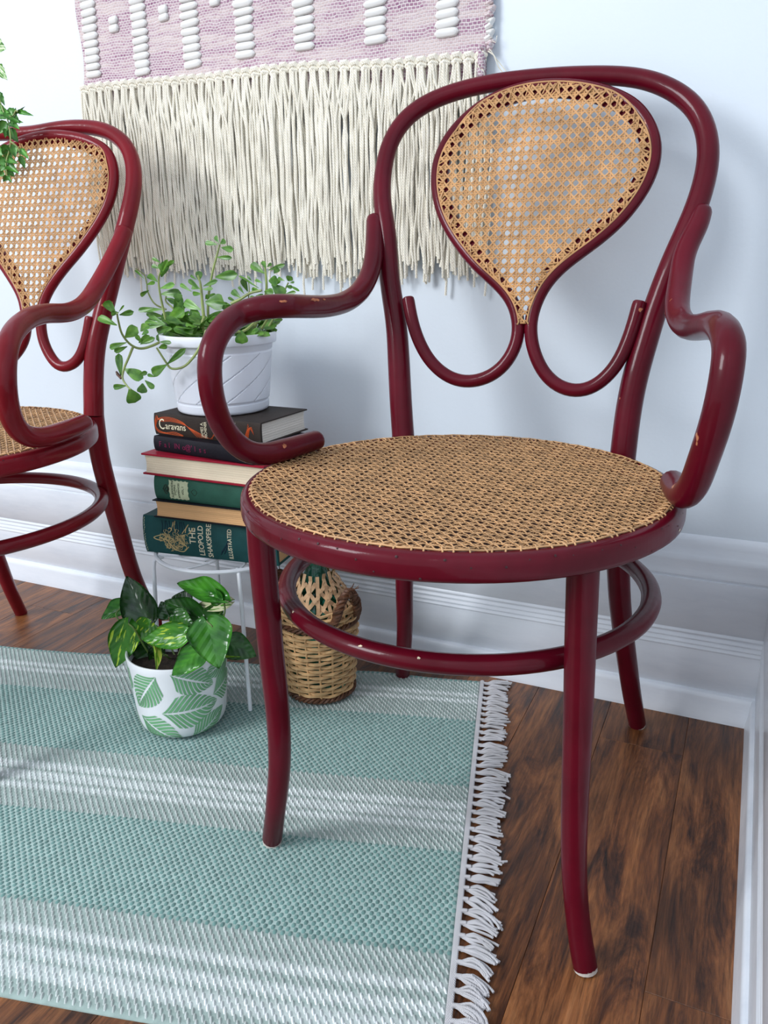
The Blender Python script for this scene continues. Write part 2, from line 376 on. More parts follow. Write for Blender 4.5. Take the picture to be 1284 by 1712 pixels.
SUC_STEMS = [[[[-0.4566,-0.2,0.6153],[-0.4782,-0.2112,0.6113],[-0.4929,-0.2225,0.6016],[-0.5156,-0.2337,0.5887],[-0.5336,-0.245,0.5833],[-0.544,-0.2562,0.59],[-0.5487,-0.2675,0.6071],[-0.5429,-0.2788,0.6284],[-0.5334,-0.29,0.6406]],0.0032,0.0018],
[[[-0.5148,-0.285,0.5894],[-0.5217,-0.288,0.575],[-0.531,-0.291,0.5576],[-0.5335,-0.294,0.5432],[-0.5236,-0.297,0.5323],[-0.5141,-0.3,0.5273]],0.0026,0.0016],
[[[-0.3934,-0.26,0.6157],[-0.3983,-0.265,0.5993],[-0.4105,-0.27,0.5797],[-0.4279,-0.275,0.5632],[-0.4477,-0.28,0.5596],[-0.4548,-0.285,0.5714],[-0.4643,-0.29,0.5914]],0.003,0.0018],
[[[-0.515,-0.2,0.6172],[-0.5198,-0.2,0.641],[-0.5237,-0.2,0.6706],[-0.5223,-0.2,0.691],[-0.5116,-0.2,0.7069]],0.0028,0.0016],
[[[-0.5306,-0.18,0.6397],[-0.553,-0.18,0.6486],[-0.5645,-0.18,0.6667],[-0.5649,-0.18,0.6788]],0.002,0.0013],
[[[-0.5649,-0.18,0.6788],[-0.5688,-0.18,0.6938],[-0.5852,-0.18,0.7044]],0.0015,0.0008],
[[[-0.4488,-0.18,0.6199],[-0.4471,-0.1775,0.6552],[-0.4379,-0.175,0.6929],[-0.4279,-0.1725,0.7213],[-0.4227,-0.17,0.7381]],0.003,0.0018],
[[[-0.4147,-0.235,0.6245],[-0.4153,-0.235,0.6526],[-0.4159,-0.235,0.6804],[-0.4197,-0.235,0.6941]],0.0034,0.0018],
[[[-0.3624,-0.18,0.6127],[-0.3462,-0.18,0.6417],[-0.3356,-0.18,0.6701],[-0.3353,-0.18,0.6979],[-0.3365,-0.18,0.7048]],0.0034,0.0018],
[[[-0.3615,-0.16,0.6111],[-0.3421,-0.16,0.6348],[-0.3232,-0.16,0.658],[-0.3082,-0.16,0.6806]],0.0026,0.0015],
[[[-0.3574,-0.15,0.6089],[-0.3477,-0.1467,0.6251],[-0.3419,-0.1433,0.6367],[-0.3411,-0.14,0.654]],0.0026,0.0015],
[[[-0.3809,-0.21,0.6516],[-0.3652,-0.2067,0.6585],[-0.3496,-0.2033,0.6668],[-0.3311,-0.2,0.6709]],0.0032,0.0022],
[[[-0.349,-0.26,0.6152],[-0.3428,-0.24,0.6137],[-0.3386,-0.22,0.6219],[-0.3372,-0.2,0.6346]],0.0026,0.0026],
[[[-0.3561,-0.2,0.6569],[-0.3533,-0.2,0.6708],[-0.3534,-0.2,0.6819]],0.0012,0.001],
[[[-0.4943,-0.19,0.6168],[-0.5069,-0.19,0.6406],[-0.5208,-0.19,0.6524],[-0.5197,-0.19,0.6613]],0.0024,0.0014],
[[[-0.4046,-0.25,0.6132],[-0.4125,-0.2425,0.6251],[-0.4138,-0.235,0.633]],0.003,0.003]]
SUC_LEAVES = [[[-0.5688,-0.255,0.6365],[-0.7073,0.0499,0.7051],[0.4872,-0.6883,0.5375],0.0296,0.0145],
[[-0.5691,-0.255,0.6194],[-0.9621,0.1255,0.2423],[0.0593,-0.7704,0.6347],0.0423,0.0127],
[[-0.5622,-0.255,0.6389],[-0.9039,-0.4216,-0.0722],[0.3813,-0.8706,0.311],0.0134,0.0084],
[[-0.5612,-0.255,0.6354],[0.9807,0.0671,0.1837],[0.1002,-0.9791,-0.177],0.0266,0.009],
[[-0.562,-0.255,0.6401],[0.7856,-0.0216,0.6184],[0.1605,-0.9581,-0.2373],0.0172,0.003],
[[-0.5271,-0.285,0.6046],[0.8345,0.0344,0.5499],[0.166,-0.9674,-0.1913],0.0258,0.0177],
[[-0.526,-0.285,0.5966],[-0.9676,-0.0717,-0.2421],[0.0454,-0.9926,0.1125],0.0369,0.0094],
[[-0.5253,-0.285,0.5908],[-0.9313,-0.1679,-0.3231],[0.2344,-0.9555,-0.1789],0.0243,0.0083],
[[-0.5443,-0.285,0.5453],[-0.0681,0.0412,0.9968],[0.5742,-0.8154,0.0729],0.0342,0.0114],
[[-0.5365,-0.285,0.5564],[0.9079,0.1316,-0.3979],[0.2617,-0.9196,0.2931],0.0339,0.0179],
[[-0.5357,-0.285,0.5302],[-0.9717,0.1816,-0.151],[-0.1858,-0.9825,0.0141],0.0319,0.009],
[[-0.5302,-0.285,0.5256],[0.166,0.225,-0.9601],[0.7531,-0.6575,-0.0239],0.0246,0.0234],
[[-0.5029,-0.285,0.5353],[-0.0322,-0.2304,-0.9726],[0.7301,-0.6699,0.1345],0.0154,0.0154],
[[-0.4977,-0.285,0.5403],[0.6237,0.3039,-0.7201],[0.6458,-0.7193,0.2558],0.0184,0.0089],
[[-0.5072,-0.285,0.5482],[0.9532,-0.1073,0.2825],[-0.0755,-0.9898,-0.121],0.0155,0.0071],
[[-0.4531,-0.285,0.5655],[-0.869,-0.1693,-0.4649],[0.167,-0.9849,0.0466],0.0308,0.0151],
[[-0.4775,-0.285,0.5465],[-0.7934,-0.5101,0.3323],[0.588,-0.7834,0.2013],0.0117,0.0053],
[[-0.4515,-0.285,0.5668],[0.8427,-0.0558,0.5355],[0.1261,-0.9465,-0.2971],0.0408,0.0093],
[[-0.4605,-0.285,0.5995],[0.9945,-0.1038,-0.0159],[-0.0901,-0.9211,0.3787],0.0213,0.0069],
[[-0.4645,-0.285,0.5903],[0.9411,-0.2308,0.2472],[-0.1167,-0.9077,-0.403],0.023,0.0087],
[[-0.5019,-0.285,0.5972],[0.8773,0.1466,0.457],[0.3081,-0.9022,-0.302],0.0204,0.0105],
[[-0.4992,-0.285,0.595],[0.9266,0.1286,0.3534],[0.1229,-0.9917,0.0387],0.0268,0.0088],
[[-0.4959,-0.285,0.5974],[-0.359,-0.4161,0.8354],[0.6192,-0.776,-0.1204],0.0142,0.007],
[[-0.4948,-0.255,0.619],[-0.989,0.1354,-0.0589],[-0.1473,-0.933,0.3282],0.0403,0.013],
[[-0.4623,-0.255,0.6185],[-0.9727,0.1382,-0.1863],[-0.1218,-0.9878,-0.0966],0.0373,0.0111],
[[-0.4766,-0.255,0.6217],[-0.987,-0.0666,-0.1461],[0.0321,-0.9734,0.2267],0.0262,0.0071],
[[-0.4737,-0.255,0.6217],[-0.9801,-0.1155,0.1612],[0.1733,-0.8943,0.4126],0.0407,0.0065],
[[-0.4735,-0.255,0.6229],[-0.9256,0.1108,0.362],[0.1144,-0.8297,0.5463],0.039,0.0071],
[[-0.4912,-0.255,0.6467],[-0.9721,-0.1818,-0.1482],[0.1599,-0.976,0.1482],0.027,0.0082],
[[-0.4943,-0.285,0.6089],[0.7112,0.4258,0.5594],[0.3895,-0.9011,0.1906],0.0118,0.007],
[[-0.5188,-0.1982,0.691],[0.5231,-0.0831,0.8482],[0.4268,-0.8359,-0.345],0.0271,0.0137],
[[-0.5048,-0.2169,0.6942],[0.6596,-0.1308,0.7402],[0.2541,-0.888,-0.3833],0.0322,0.0074],
[[-0.5026,-0.2135,0.7041],[0.9132,-0.1992,0.3556],[-0.0604,-0.9289,-0.3653],0.0272,0.0065],
[[-0.5134,-0.2038,0.7127],[-0.8429,-0.199,0.4999],[0.4199,-0.8242,0.3799],0.0158,0.0054],
[[-0.518,-0.2018,0.7041],[-0.9496,-0.0643,0.3068],[0.1927,-0.8919,0.4092],0.0146,0.0066],
[[-0.4992,-0.2187,0.6971],[0.2528,-0.0053,0.9675],[0.6837,-0.7066,-0.1825],0.0146,0.0148],
[[-0.5337,-0.1907,0.6835],[-0.8831,0.1951,0.4266],[0.1339,-0.7667,0.6279],0.0277,0.0098],
[[-0.5083,-0.2157,0.6741],[0.9831,-0.0248,0.1814],[-0.0645,-0.9742,0.2164],0.0317,0.0096],
[[-0.5138,-0.2082,0.6651],[0.9961,-0.0162,0.087],[-0.0379,-0.9664,0.2544],0.0348,0.0136],
[[-0.5613,-0.181,0.6698],[-0.9087,-0.0255,-0.4167],[0.059,-0.996,-0.0677],0.0219,0.0069],
[[-0.5469,-0.2008,0.6794],[0.9692,-0.1212,0.2143],[-0.0696,-0.9698,-0.2339],0.0207,0.0061],
[[-0.5481,-0.2049,0.6884],[-0.8108,0.1903,0.5536],[0.2858,-0.6967,0.658],0.0308,0.0037],
[[-0.5198,-0.2,0.641],[-0.999,-0.0403,-0.021],[0.0388,-0.997,0.0665],0.0481,0.0086],
[[-0.5268,-0.1887,0.6282],[-0.9901,0.1073,0.0903],[-0.0587,-0.9019,0.428],0.0411,0.0093],
[[-0.525,-0.189,0.6253],[-0.9978,0.045,-0.0484],[-0.0575,-0.9524,0.2993],0.0518,0.0068],
[[-0.5121,-0.2055,0.6206],[0.8529,0.0605,0.5185],[0.142,-0.9827,-0.119],0.0406,0.0184],
[[-0.5178,-0.1892,0.6193],[-0.1935,0.1245,0.9732],[0.5723,-0.7914,0.215],0.0184,0.014],
[[-0.5099,-0.194,0.6198],[-0.9857,0.0235,-0.167],[-0.0477,-0.9886,0.1428],0.0413,0.0139],
[[-0.4821,-0.21,0.6185],[-0.9679,0.0442,-0.2474],[-0.0869,-0.9826,0.1641],0.0466,0.0121],
[[-0.5039,-0.1941,0.6379],[0.5346,0.1265,0.8356],[0.3977,-0.9101,-0.1167],0.0282,0.0138],
[[-0.5065,-0.1905,0.6406],[0.9259,0.1773,0.3335],[0.1346,-0.9799,0.1473],0.0222,0.0108],
[[-0.524,-0.1852,0.6581],[0.9043,0.1236,-0.4086],[0.339,-0.7898,0.5112],0.0183,0.0093],
[[-0.4832,-0.1993,0.6502],[-0.5359,0.0146,0.8442],[0.4813,-0.8162,0.3196],0.0241,0.0106],
[[-0.4827,-0.1825,0.6374],[-0.8412,-0.008,-0.5407],[0.1227,-0.9766,-0.1765],0.0341,0.0154],
[[-0.4696,-0.1908,0.6292],[-0.9577,-0.1568,-0.2411],[0.1497,-0.9876,0.0479],0.0251,0.0137],
[[-0.4103,-0.1934,0.7377],[-0.9904,-0.045,0.1303],[0.0828,-0.95,0.3011],0.0211,0.0078],
[[-0.4053,-0.1945,0.7392],[-0.6604,0.164,0.7328],[0.1224,-0.9393,0.3205],0.0161,0.0065],
[[-0.3978,-0.2024,0.7382],[0.8228,0.1866,0.5368],[0.2293,-0.9733,-0.0132],0.0097,0.0081],
[[-0.4018,-0.1948,0.7329],[0.9715,-0.1985,-0.1297],[-0.1865,-0.9775,0.0986],0.0277,0.0097],
[[-0.3943,-0.2178,0.719],[0.9846,-0.1697,-0.0426],[-0.1702,-0.9854,-0.0078],0.0259,0.0067],
[[-0.404,-0.2123,0.6905],[0.9872,-0.1324,0.0891],[-0.134,-0.9909,0.0118],0.0421,0.0146],
[[-0.4408,-0.1955,0.6767],[0.9625,0.0368,0.2686],[-0.0126,-0.9836,0.1801],0.0294,0.0075],
[[-0.4296,-0.22,0.6854],[0.1639,-0.0795,0.9833],[0.5116,-0.8454,-0.1536],0.0143,0.0106],
[[-0.4369,-0.2154,0.6868],[-0.8924,0.2211,0.3933],[-0.0997,-0.9468,0.306],0.018,0.0041],
[[-0.4494,-0.1955,0.6735],[-0.7426,-0.2339,0.6276],[0.4558,-0.8631,0.2177],0.0208,0.0075],
[[-0.4465,-0.1968,0.6727],[-0.9486,0.2244,0.2232],[-0.1101,-0.8951,0.432],0.0245,0.0092],
[[-0.4706,-0.1875,0.6683],[-0.8906,0.0629,0.4505],[0.0839,-0.9507,0.2986],0.0271,0.0068],
[[-0.4419,-0.1962,0.6719],[0.9985,0.0386,0.0398],[0.0235,-0.9447,0.3272],0.0198,0.006],
[[-0.445,-0.1957,0.6654],[-0.9954,-0.0954,0.0009],[0.0951,-0.9928,-0.0729],0.0187,0.007],
[[-0.4343,-0.2157,0.6423],[-0.9346,0.0223,0.3551],[0.0856,-0.9546,0.2853],0.0353,0.0141],
[[-0.4398,-0.1948,0.6524],[0.9901,0.1403,0.0],[0.1391,-0.981,0.1351],0.0335,0.0252],
[[-0.4254,-0.2109,0.655],[0.995,-0.0633,-0.0778],[-0.0455,-0.9761,0.2123],0.0395,0.005],
[[-0.4446,-0.1816,0.6616],[0.9321,0.3592,0.0469],[0.3582,-0.9332,0.0282],0.0138,0.0068],
[[-0.4498,-0.1808,0.6566],[0.7236,-0.0046,0.6902],[0.2669,-0.9203,-0.2861],0.0095,0.0068],
[[-0.4485,-0.1806,0.6301],[0.9937,-0.0029,0.1121],[-0.0162,-0.993,0.1172],0.0336,0.012],
[[-0.4213,-0.2151,0.6248],[0.9483,0.0894,0.3046],[0.1185,-0.9899,-0.0783],0.0163,0.0099],
[[-0.4068,-0.1887,0.6394],[0.7975,0.3166,0.5136],[0.2999,-0.9467,0.1179],0.0124,0.01],
[[-0.3911,-0.209,0.6535],[0.2871,0.4509,-0.8451],[0.7216,-0.6821,-0.1188],0.0116,0.0082],
[[-0.4409,-0.2093,0.6354],[-0.7565,-0.2229,0.6149],[0.4851,-0.8218,0.2989],0.0186,0.0083],
[[-0.4546,-0.1957,0.6426],[-0.874,-0.0152,0.4856],[0.2673,-0.8497,0.4545],0.02,0.0101],
[[-0.4682,-0.1903,0.6322],[-0.9334,-0.1718,-0.315],[0.2152,-0.9706,-0.1081],0.0267,0.0102],
[[-0.4476,-0.1987,0.6281],[-0.7671,-0.1087,0.6323],[0.3863,-0.8652,0.3198],0.0181,0.0101],
[[-0.4793,-0.2014,0.6426],[-0.3298,-0.0796,0.9407],[0.6717,-0.72,0.1745],0.0209,0.0119],
[[-0.4729,-0.2185,0.6534],[0.135,-0.2206,0.966],[0.6075,-0.7517,-0.2566],0.0135,0.0133],
[[-0.3475,-0.1645,0.6946],[-0.8542,0.0187,0.5196],[0.1923,-0.9171,0.3491],0.0293,0.0123],
[[-0.3322,-0.1829,0.7026],[-0.5616,0.0778,0.8237],[0.459,-0.799,0.3884],0.0117,0.0073],
[[-0.3316,-0.1807,0.7041],[0.6234,0.5345,0.5708],[0.5745,-0.8082,0.1294],0.0092,0.0048],
[[-0.3385,-0.1659,0.6993],[0.9632,-0.117,0.242],[-0.1508,-0.9805,0.1261],0.0311,0.0069],
[[-0.3094,-0.1974,0.695],[0.5108,0.3784,0.7719],[0.5585,-0.8287,0.0367],0.0107,0.0095],
[[-0.3251,-0.1885,0.6841],[0.9678,0.2515,-0.0103],[0.2514,-0.9678,-0.0155],0.0134,0.0153],
[[-0.3247,-0.1809,0.6792],[0.7776,0.0216,-0.6283],[0.2721,-0.9125,0.3054],0.0273,0.0178],
[[-0.3304,-0.1939,0.6688],[0.9935,0.0629,-0.0951],[0.0655,-0.9975,0.0247],0.0164,0.0121],
[[-0.3353,-0.1908,0.6811],[-0.9227,0.2035,0.3274],[0.0002,-0.849,0.5283],0.0188,0.0048],
[[-0.3362,-0.199,0.6737],[-0.8845,0.0611,0.4626],[0.248,-0.7782,0.577],0.0437,0.0035],
[[-0.3615,-0.192,0.6687],[-0.2667,-0.2645,0.9268],[0.6639,-0.7475,-0.0223],0.0205,0.009],
[[-0.367,-0.1942,0.6656],[-0.7292,0.2742,0.627],[0.1776,-0.809,0.5603],0.0198,0.0046],
[[-0.3637,-0.2083,0.66],[-0.8477,0.2124,0.4861],[0.0535,-0.8774,0.4767],0.0236,0.0097],
[[-0.3772,-0.2034,0.6549],[-0.8305,-0.325,0.4524],[0.4031,-0.9112,0.0855],0.0125,0.0046],
[[-0.3349,-0.1957,0.6689],[-0.9819,-0.0792,0.172],[0.082,-0.9966,0.0093],0.0183,0.0081],
[[-0.3041,-0.177,0.6837],[-0.9373,0.1852,0.2953],[-0.0959,-0.9515,0.2925],0.0157,0.0048],
[[-0.295,-0.1827,0.6839],[0.864,-0.1924,0.4652],[-0.0627,-0.958,-0.2797],0.0116,0.0072],
[[-0.3058,-0.1625,0.6771],[0.9103,-0.0788,-0.4064],[0.0787,-0.9308,0.3568],0.0192,0.0041],
[[-0.2847,-0.194,0.6811],[0.9493,0.2309,0.2135],[0.1842,-0.9584,0.2179],0.0068,0.0035],
[[-0.3029,-0.1778,0.6651],[0.9881,0.0813,0.1303],[0.0651,-0.9901,0.1246],0.0178,0.0057],
[[-0.2948,-0.1898,0.6764],[0.9372,0.3062,-0.1673],[0.3141,-0.9491,0.0228],0.0098,0.0056],
[[-0.2902,-0.1906,0.6841],[0.1762,-0.1951,0.9648],[0.5629,-0.7841,-0.2613],0.0079,0.0056],
[[-0.38,-0.1915,0.6495],[-0.9925,0.1213,-0.0148],[-0.1209,-0.9573,0.2626],0.0153,0.0083],
[[-0.3277,-0.2164,0.6605],[-0.9279,-0.3491,0.1307],[0.3599,-0.9303,0.0711],0.0129,0.0048],
[[-0.3423,-0.2449,0.6159],[0.0186,-0.0116,-0.9998],[0.5155,-0.8566,0.0195],0.0202,0.019],
[[-0.3296,-0.2188,0.6637],[0.9797,0.2003,-0.0049],[0.2003,-0.9797,0.0008],0.0135,0.0063],
[[-0.3265,-0.1619,0.6274],[0.7901,0.159,0.592],[0.2756,-0.9548,-0.1114],0.0137,0.0067],
[[-0.337,-0.1611,0.6239],[0.984,0.1344,0.1168],[0.1402,-0.9892,-0.0432],0.0147,0.005],
[[-0.3455,-0.175,0.628],[0.8432,-0.1102,0.5262],[0.0022,-0.9781,-0.2083],0.0159,0.005],
[[-0.3576,-0.1954,0.626],[0.91,-0.1079,0.4004],[-0.0027,-0.9671,-0.2545],0.0168,0.0066],
[[-0.4043,-0.1868,0.6377],[-0.6397,0.094,0.7629],[0.4368,-0.7723,0.4613],0.0189,0.0117],
[[-0.3285,-0.1659,0.6772],[0.6543,0.0169,0.756],[0.2832,-0.9325,-0.2243],0.0124,0.0082],
[[-0.3545,-0.1904,0.6843],[-0.6189,-0.1239,0.7756],[0.2965,-0.9513,0.0846],0.0101,0.0039]]
POTHOS_LEAVES = [[[-0.4916,-0.345,0.1597],[-0.5755,0.1212,0.8088],[0.3922,-0.8269,0.403],0.0825,0.0528,0.35,0.15,0],
[[-0.5363,-0.34,0.1808],[-0.8135,-0.3603,-0.4565],[0.1137,-0.8684,0.4827],0.0555,0.0256,0.3,0.15,0],
[[-0.4798,-0.4,0.1828],[-0.2464,-0.2524,-0.9357],[0.5906,-0.8046,0.0615],0.0793,0.0413,0.15,0.15,1],
[[-0.3825,-0.385,0.1781],[-0.9201,-0.3446,-0.1865],[0.2538,-0.8868,0.3863],0.0726,0.0365,0.15,0.15,2],
[[-0.3291,-0.4,0.2152],[0.5421,-0.432,-0.7208],[0.4208,-0.6029,0.6778],0.0694,0.0569,0.12,0.15,0],
[[-0.3297,-0.415,0.178],[-0.6472,-0.3812,-0.6602],[0.3374,-0.9198,0.2002],0.0656,0.0332,0.1,0.15,0],
[[-0.3251,-0.36,0.2324],[-0.9859,0.0985,0.1353],[0.0406,-0.6437,0.7642],0.1015,0.0311,0.35,0.15,0],
[[-0.3296,-0.362,0.2314],[-0.8858,0.2244,0.4061],[-0.103,-0.9485,0.2996],0.0312,0.0233,0.3,0.15,0],
[[-0.3509,-0.33,0.1443],[0.7744,0.3816,-0.5047],[0.6033,-0.6857,0.4072],0.0524,0.0389,0.1,0.15,0],
[[-0.4383,-0.31,0.1808],[-0.9527,0.133,0.2731],[0.0832,-0.7503,0.6558],0.0376,0.0423,0.25,0.15,0],
[[-0.3832,-0.345,0.1831],[-0.9722,0.0612,0.2261],[0.0939,-0.7823,0.6157],0.0817,0.0385,0.35,0.15,0],
[[-0.3334,-0.335,0.2185],[-0.9594,-0.0678,-0.2738],[-0.0163,-0.9557,0.2939],0.0737,0.0219,0.2,0.15,3],
[[-0.478,-0.365,0.1332],[0.3357,-0.6175,-0.7113],[0.5416,-0.4913,0.6821],0.0405,0.0438,0.2,0.15,0],
[[-0.4353,-0.4,0.1538],[0.592,-0.503,-0.6296],[0.7568,0.0784,0.6489],0.0398,0.012,0.5,0.15,2],
[[-0.468,-0.365,0.1695],[-0.0664,-0.9476,-0.3126],[0.7343,-0.2585,0.6277],0.0369,0.035,0.2,0.15,1],
[[-0.4232,-0.36,0.1912],[0.9762,-0.1323,-0.1716],[0.0467,-0.6445,0.7632],0.0378,0.0264,0.2,0.15,0],
[[-0.4563,-0.335,0.1699],[-0.5985,0.1748,0.7818],[0.5152,-0.6633,0.5427],0.0286,0.0273,0.3,0.15,0],
[[-0.4558,-0.37,0.1308],[0.0571,-0.5221,-0.851],[0.8425,-0.4321,0.3216],0.0287,0.0248,0.2,0.15,0],
[[-0.331,-0.39,0.1528],[0.9456,-0.1846,0.2679],[-0.2823,-0.8748,0.3938],0.0542,0.0043,0.4,0.15,2],
[[-0.3691,-0.34,0.188],[0.4815,0.3273,0.813],[0.6548,-0.7509,-0.0856],0.0306,0.0283,0.2,0.15,0]]
POTHOS_STEMS = [[[-0.4303,-0.36,0.0872],[-0.4358,-0.355,0.1184],[-0.4618,-0.35,0.1525],[-0.4916,-0.345,0.1597]],
[[-0.4467,-0.36,0.0812],[-0.4834,-0.36,0.1251],[-0.5425,-0.36,0.165],[-0.5363,-0.34,0.1808]],
[[-0.4521,-0.36,0.0801],[-0.459,-0.38,0.1212],[-0.4682,-0.4,0.1739],[-0.4798,-0.4,0.1828]],
[[-0.4303,-0.36,0.0872],[-0.4127,-0.37,0.126],[-0.3864,-0.385,0.1653],[-0.3825,-0.385,0.1781]],
[[-0.4253,-0.36,0.086],[-0.3931,-0.37,0.121],[-0.3529,-0.385,0.1611],[-0.3188,-0.4,0.2025],[-0.3291,-0.4,0.2152]],
[[-0.4113,-0.37,0.0942],[-0.3671,-0.39,0.1276],[-0.3342,-0.41,0.1598],[-0.3297,-0.415,0.178]],
[[-0.4231,-0.35,0.0836],[-0.3737,-0.35,0.1424],[-0.3289,-0.36,0.2041],[-0.3251,-0.36,0.2324]],
[[-0.4231,-0.35,0.0836],[-0.3837,-0.34,0.1173],[-0.3509,-0.33,0.1443]],
[[-0.4335,-0.35,0.0837],[-0.4207,-0.345,0.1398],[-0.3964,-0.345,0.1762],[-0.3832,-0.345,0.1831]],
[[-0.445,-0.34,0.0761],[-0.4518,-0.32,0.1314],[-0.4383,-0.31,0.1808]],
[[-0.4464,-0.36,0.0837],[-0.4583,-0.365,0.1233],[-0.478,-0.365,0.1332]],
[[-0.4374,-0.37,0.0908],[-0.4299,-0.38,0.1273],[-0.4426,-0.39,0.1431],[-0.4353,-0.4,0.1538]],
[[-0.4178,-0.35,0.0848],[-0.3773,-0.34,0.1551],[-0.3522,-0.335,0.1977],[-0.3334,-0.335,0.2185]]]
IVY_LEAVES = [[[-0.8093,-0.2,1.0433],[0.977,-0.1635,-0.1372],[-0.0917,-0.902,0.4219],0.0291,0.0285,1],
[[-0.8128,-0.2,1.0183],[0.7238,-0.01,-0.69],[0.3323,-0.8713,0.3612],0.0304,0.0186,1],
[[-0.8166,-0.2,0.9808],[0.5789,-0.0198,-0.8151],[0.6532,-0.5872,0.4781],0.0241,0.0102,0],
[[-0.8195,-0.2,0.958],[0.9345,-0.0403,-0.3536],[-0.0465,-0.9989,-0.0091],0.0284,0.0154,0],
[[-0.8168,-0.2,0.9485],[0.882,-0.2585,-0.3941],[-0.1463,-0.945,0.2925],0.0214,0.0137,0],
[[-0.8017,-0.2,0.9519],[0.7887,-0.0497,-0.6127],[0.3261,-0.8111,0.4856],0.0368,0.0188,0],
[[-0.7947,-0.2,0.9405],[0.943,-0.1361,-0.3036],[-0.1565,-0.9867,-0.0439],0.0289,0.0102,0],
[[-0.8051,-0.2,0.9367],[-0.6792,-0.1368,-0.7211],[0.4303,-0.8701,-0.2402],0.0249,0.0154,0],
[[-0.7984,-0.2,0.9346],[0.896,-0.2554,-0.3633],[0.0635,-0.7359,0.6741],0.0293,0.0137,0],
[[-0.7871,-0.2,0.943],[-0.0225,0.4651,0.885],[0.8024,-0.5196,0.2935],0.0151,0.0051,0],
[[-0.7838,-0.2,0.9474],[0.9663,-0.0182,0.2567],[0.1499,-0.7712,-0.6187],0.0249,0.0037,0],
[[-0.7765,-0.2,0.9483],[0.9632,0.0803,-0.2565],[0.1612,-0.9362,0.3122],0.0336,0.0076,0],
[[-0.8004,-0.2,0.9254],[0.4437,0.1565,-0.8824],[0.4346,-0.8987,0.0591],0.0234,0.0155,0],
[[-0.8075,-0.2,0.9259],[0.1736,-0.4403,-0.8809],[0.6555,-0.616,0.437],0.0173,0.0086,0],
[[-0.8032,-0.2,0.902],[0.431,-0.072,-0.8995],[0.7427,-0.5378,0.399],0.022,0.0147,0],
[[-0.8083,-0.2,0.9008],[-0.7394,-0.1619,-0.6535],[0.5007,-0.7811,-0.3731],0.0186,0.0139,0],
[[-0.8073,-0.2,0.8944],[-0.8219,0.1585,-0.5471],[0.344,-0.6275,-0.6985],0.0235,0.0139,0],
[[-0.786,-0.2,0.893],[0.8037,-0.136,-0.5793],[0.3988,-0.5995,0.694],0.0305,0.0103,0],
[[-0.7857,-0.2,0.8835],[0.2618,0.1165,-0.9581],[0.7507,-0.6484,0.1263],0.02,0.0095,0],
[[-0.8179,-0.2,0.8791],[0.9473,-0.2088,-0.2429],[-0.0537,-0.8512,0.522],0.0378,0.0122,0],
[[-0.819,-0.2,0.8743],[0.8393,-0.0487,-0.5414],[0.1725,-0.9206,0.3503],0.0295,0.014,0],
[[-0.8208,-0.2,0.8664],[0.4597,0.4647,-0.7568],[0.7175,-0.6965,0.0082],0.0169,0.0123,0],
[[-0.8221,-0.2,0.8713],[-0.5274,-0.5252,-0.6679],[0.4264,-0.8435,0.3266],0.0124,0.0123,0],
[[-0.8205,-0.2,0.8566],[-0.7655,-0.0091,-0.6434],[0.52,-0.5977,-0.6102],0.0155,0.0088,0],
[[-0.8205,-0.2,0.8566],[0.6337,-0.2466,-0.7332],[0.1862,-0.8714,0.454],0.0166,0.0079,0],
[[-0.8179,-0.2,0.8791],[-0.825,-0.4688,-0.3158],[0.514,-0.8546,-0.0741],0.015,0.0157,0],
[[-0.8203,-0.2,0.8904],[-0.8374,-0.1866,0.5137],[0.1275,-0.9807,-0.1485],0.0166,0.0157,0],
[[-0.8163,-0.2,0.9297],[-0.9152,0.2861,0.2838],[-0.1705,-0.913,0.3705],0.0264,0.0155,0],
[[-0.8287,-0.2,0.8636],[-0.8523,-0.0886,-0.5155],[0.3936,-0.7578,-0.5204],0.0176,0.0105,0]]
IVY_STEMS = [[[-0.7887,-0.203,1.1169],[-0.7962,-0.203,1.0749],[-0.8061,-0.203,1.032],[-0.8116,-0.203,0.9875],[-0.8067,-0.203,0.9565],[-0.7974,-0.203,0.9341],[-0.7982,-0.203,0.9092],[-0.804,-0.203,0.8939],[-0.8153,-0.203,0.8754],[-0.8187,-0.203,0.8547]],
[[-0.8001,-0.203,0.9436],[-0.7861,-0.203,0.9425],[-0.7776,-0.203,0.9495],[-0.7733,-0.203,0.9476]],
[[-0.7989,-0.203,0.9061],[-0.7844,-0.203,0.8958],[-0.7824,-0.203,0.883]]]

# ------------------------------------------------------------------ the room
mb = MB(); box(mb, -3.2, 0.55, 0.0, 0.12, 0.0, 2.7)
wall = mb.build('wall_back', M['wall'], None, smooth=False, kind='structure')
mb = MB(); box(mb, 0.43, 0.55, -3.4, 0.0, 0.0, 2.7)
wallr = mb.build('wall_right', M['wall'], None, smooth=False, kind='structure')
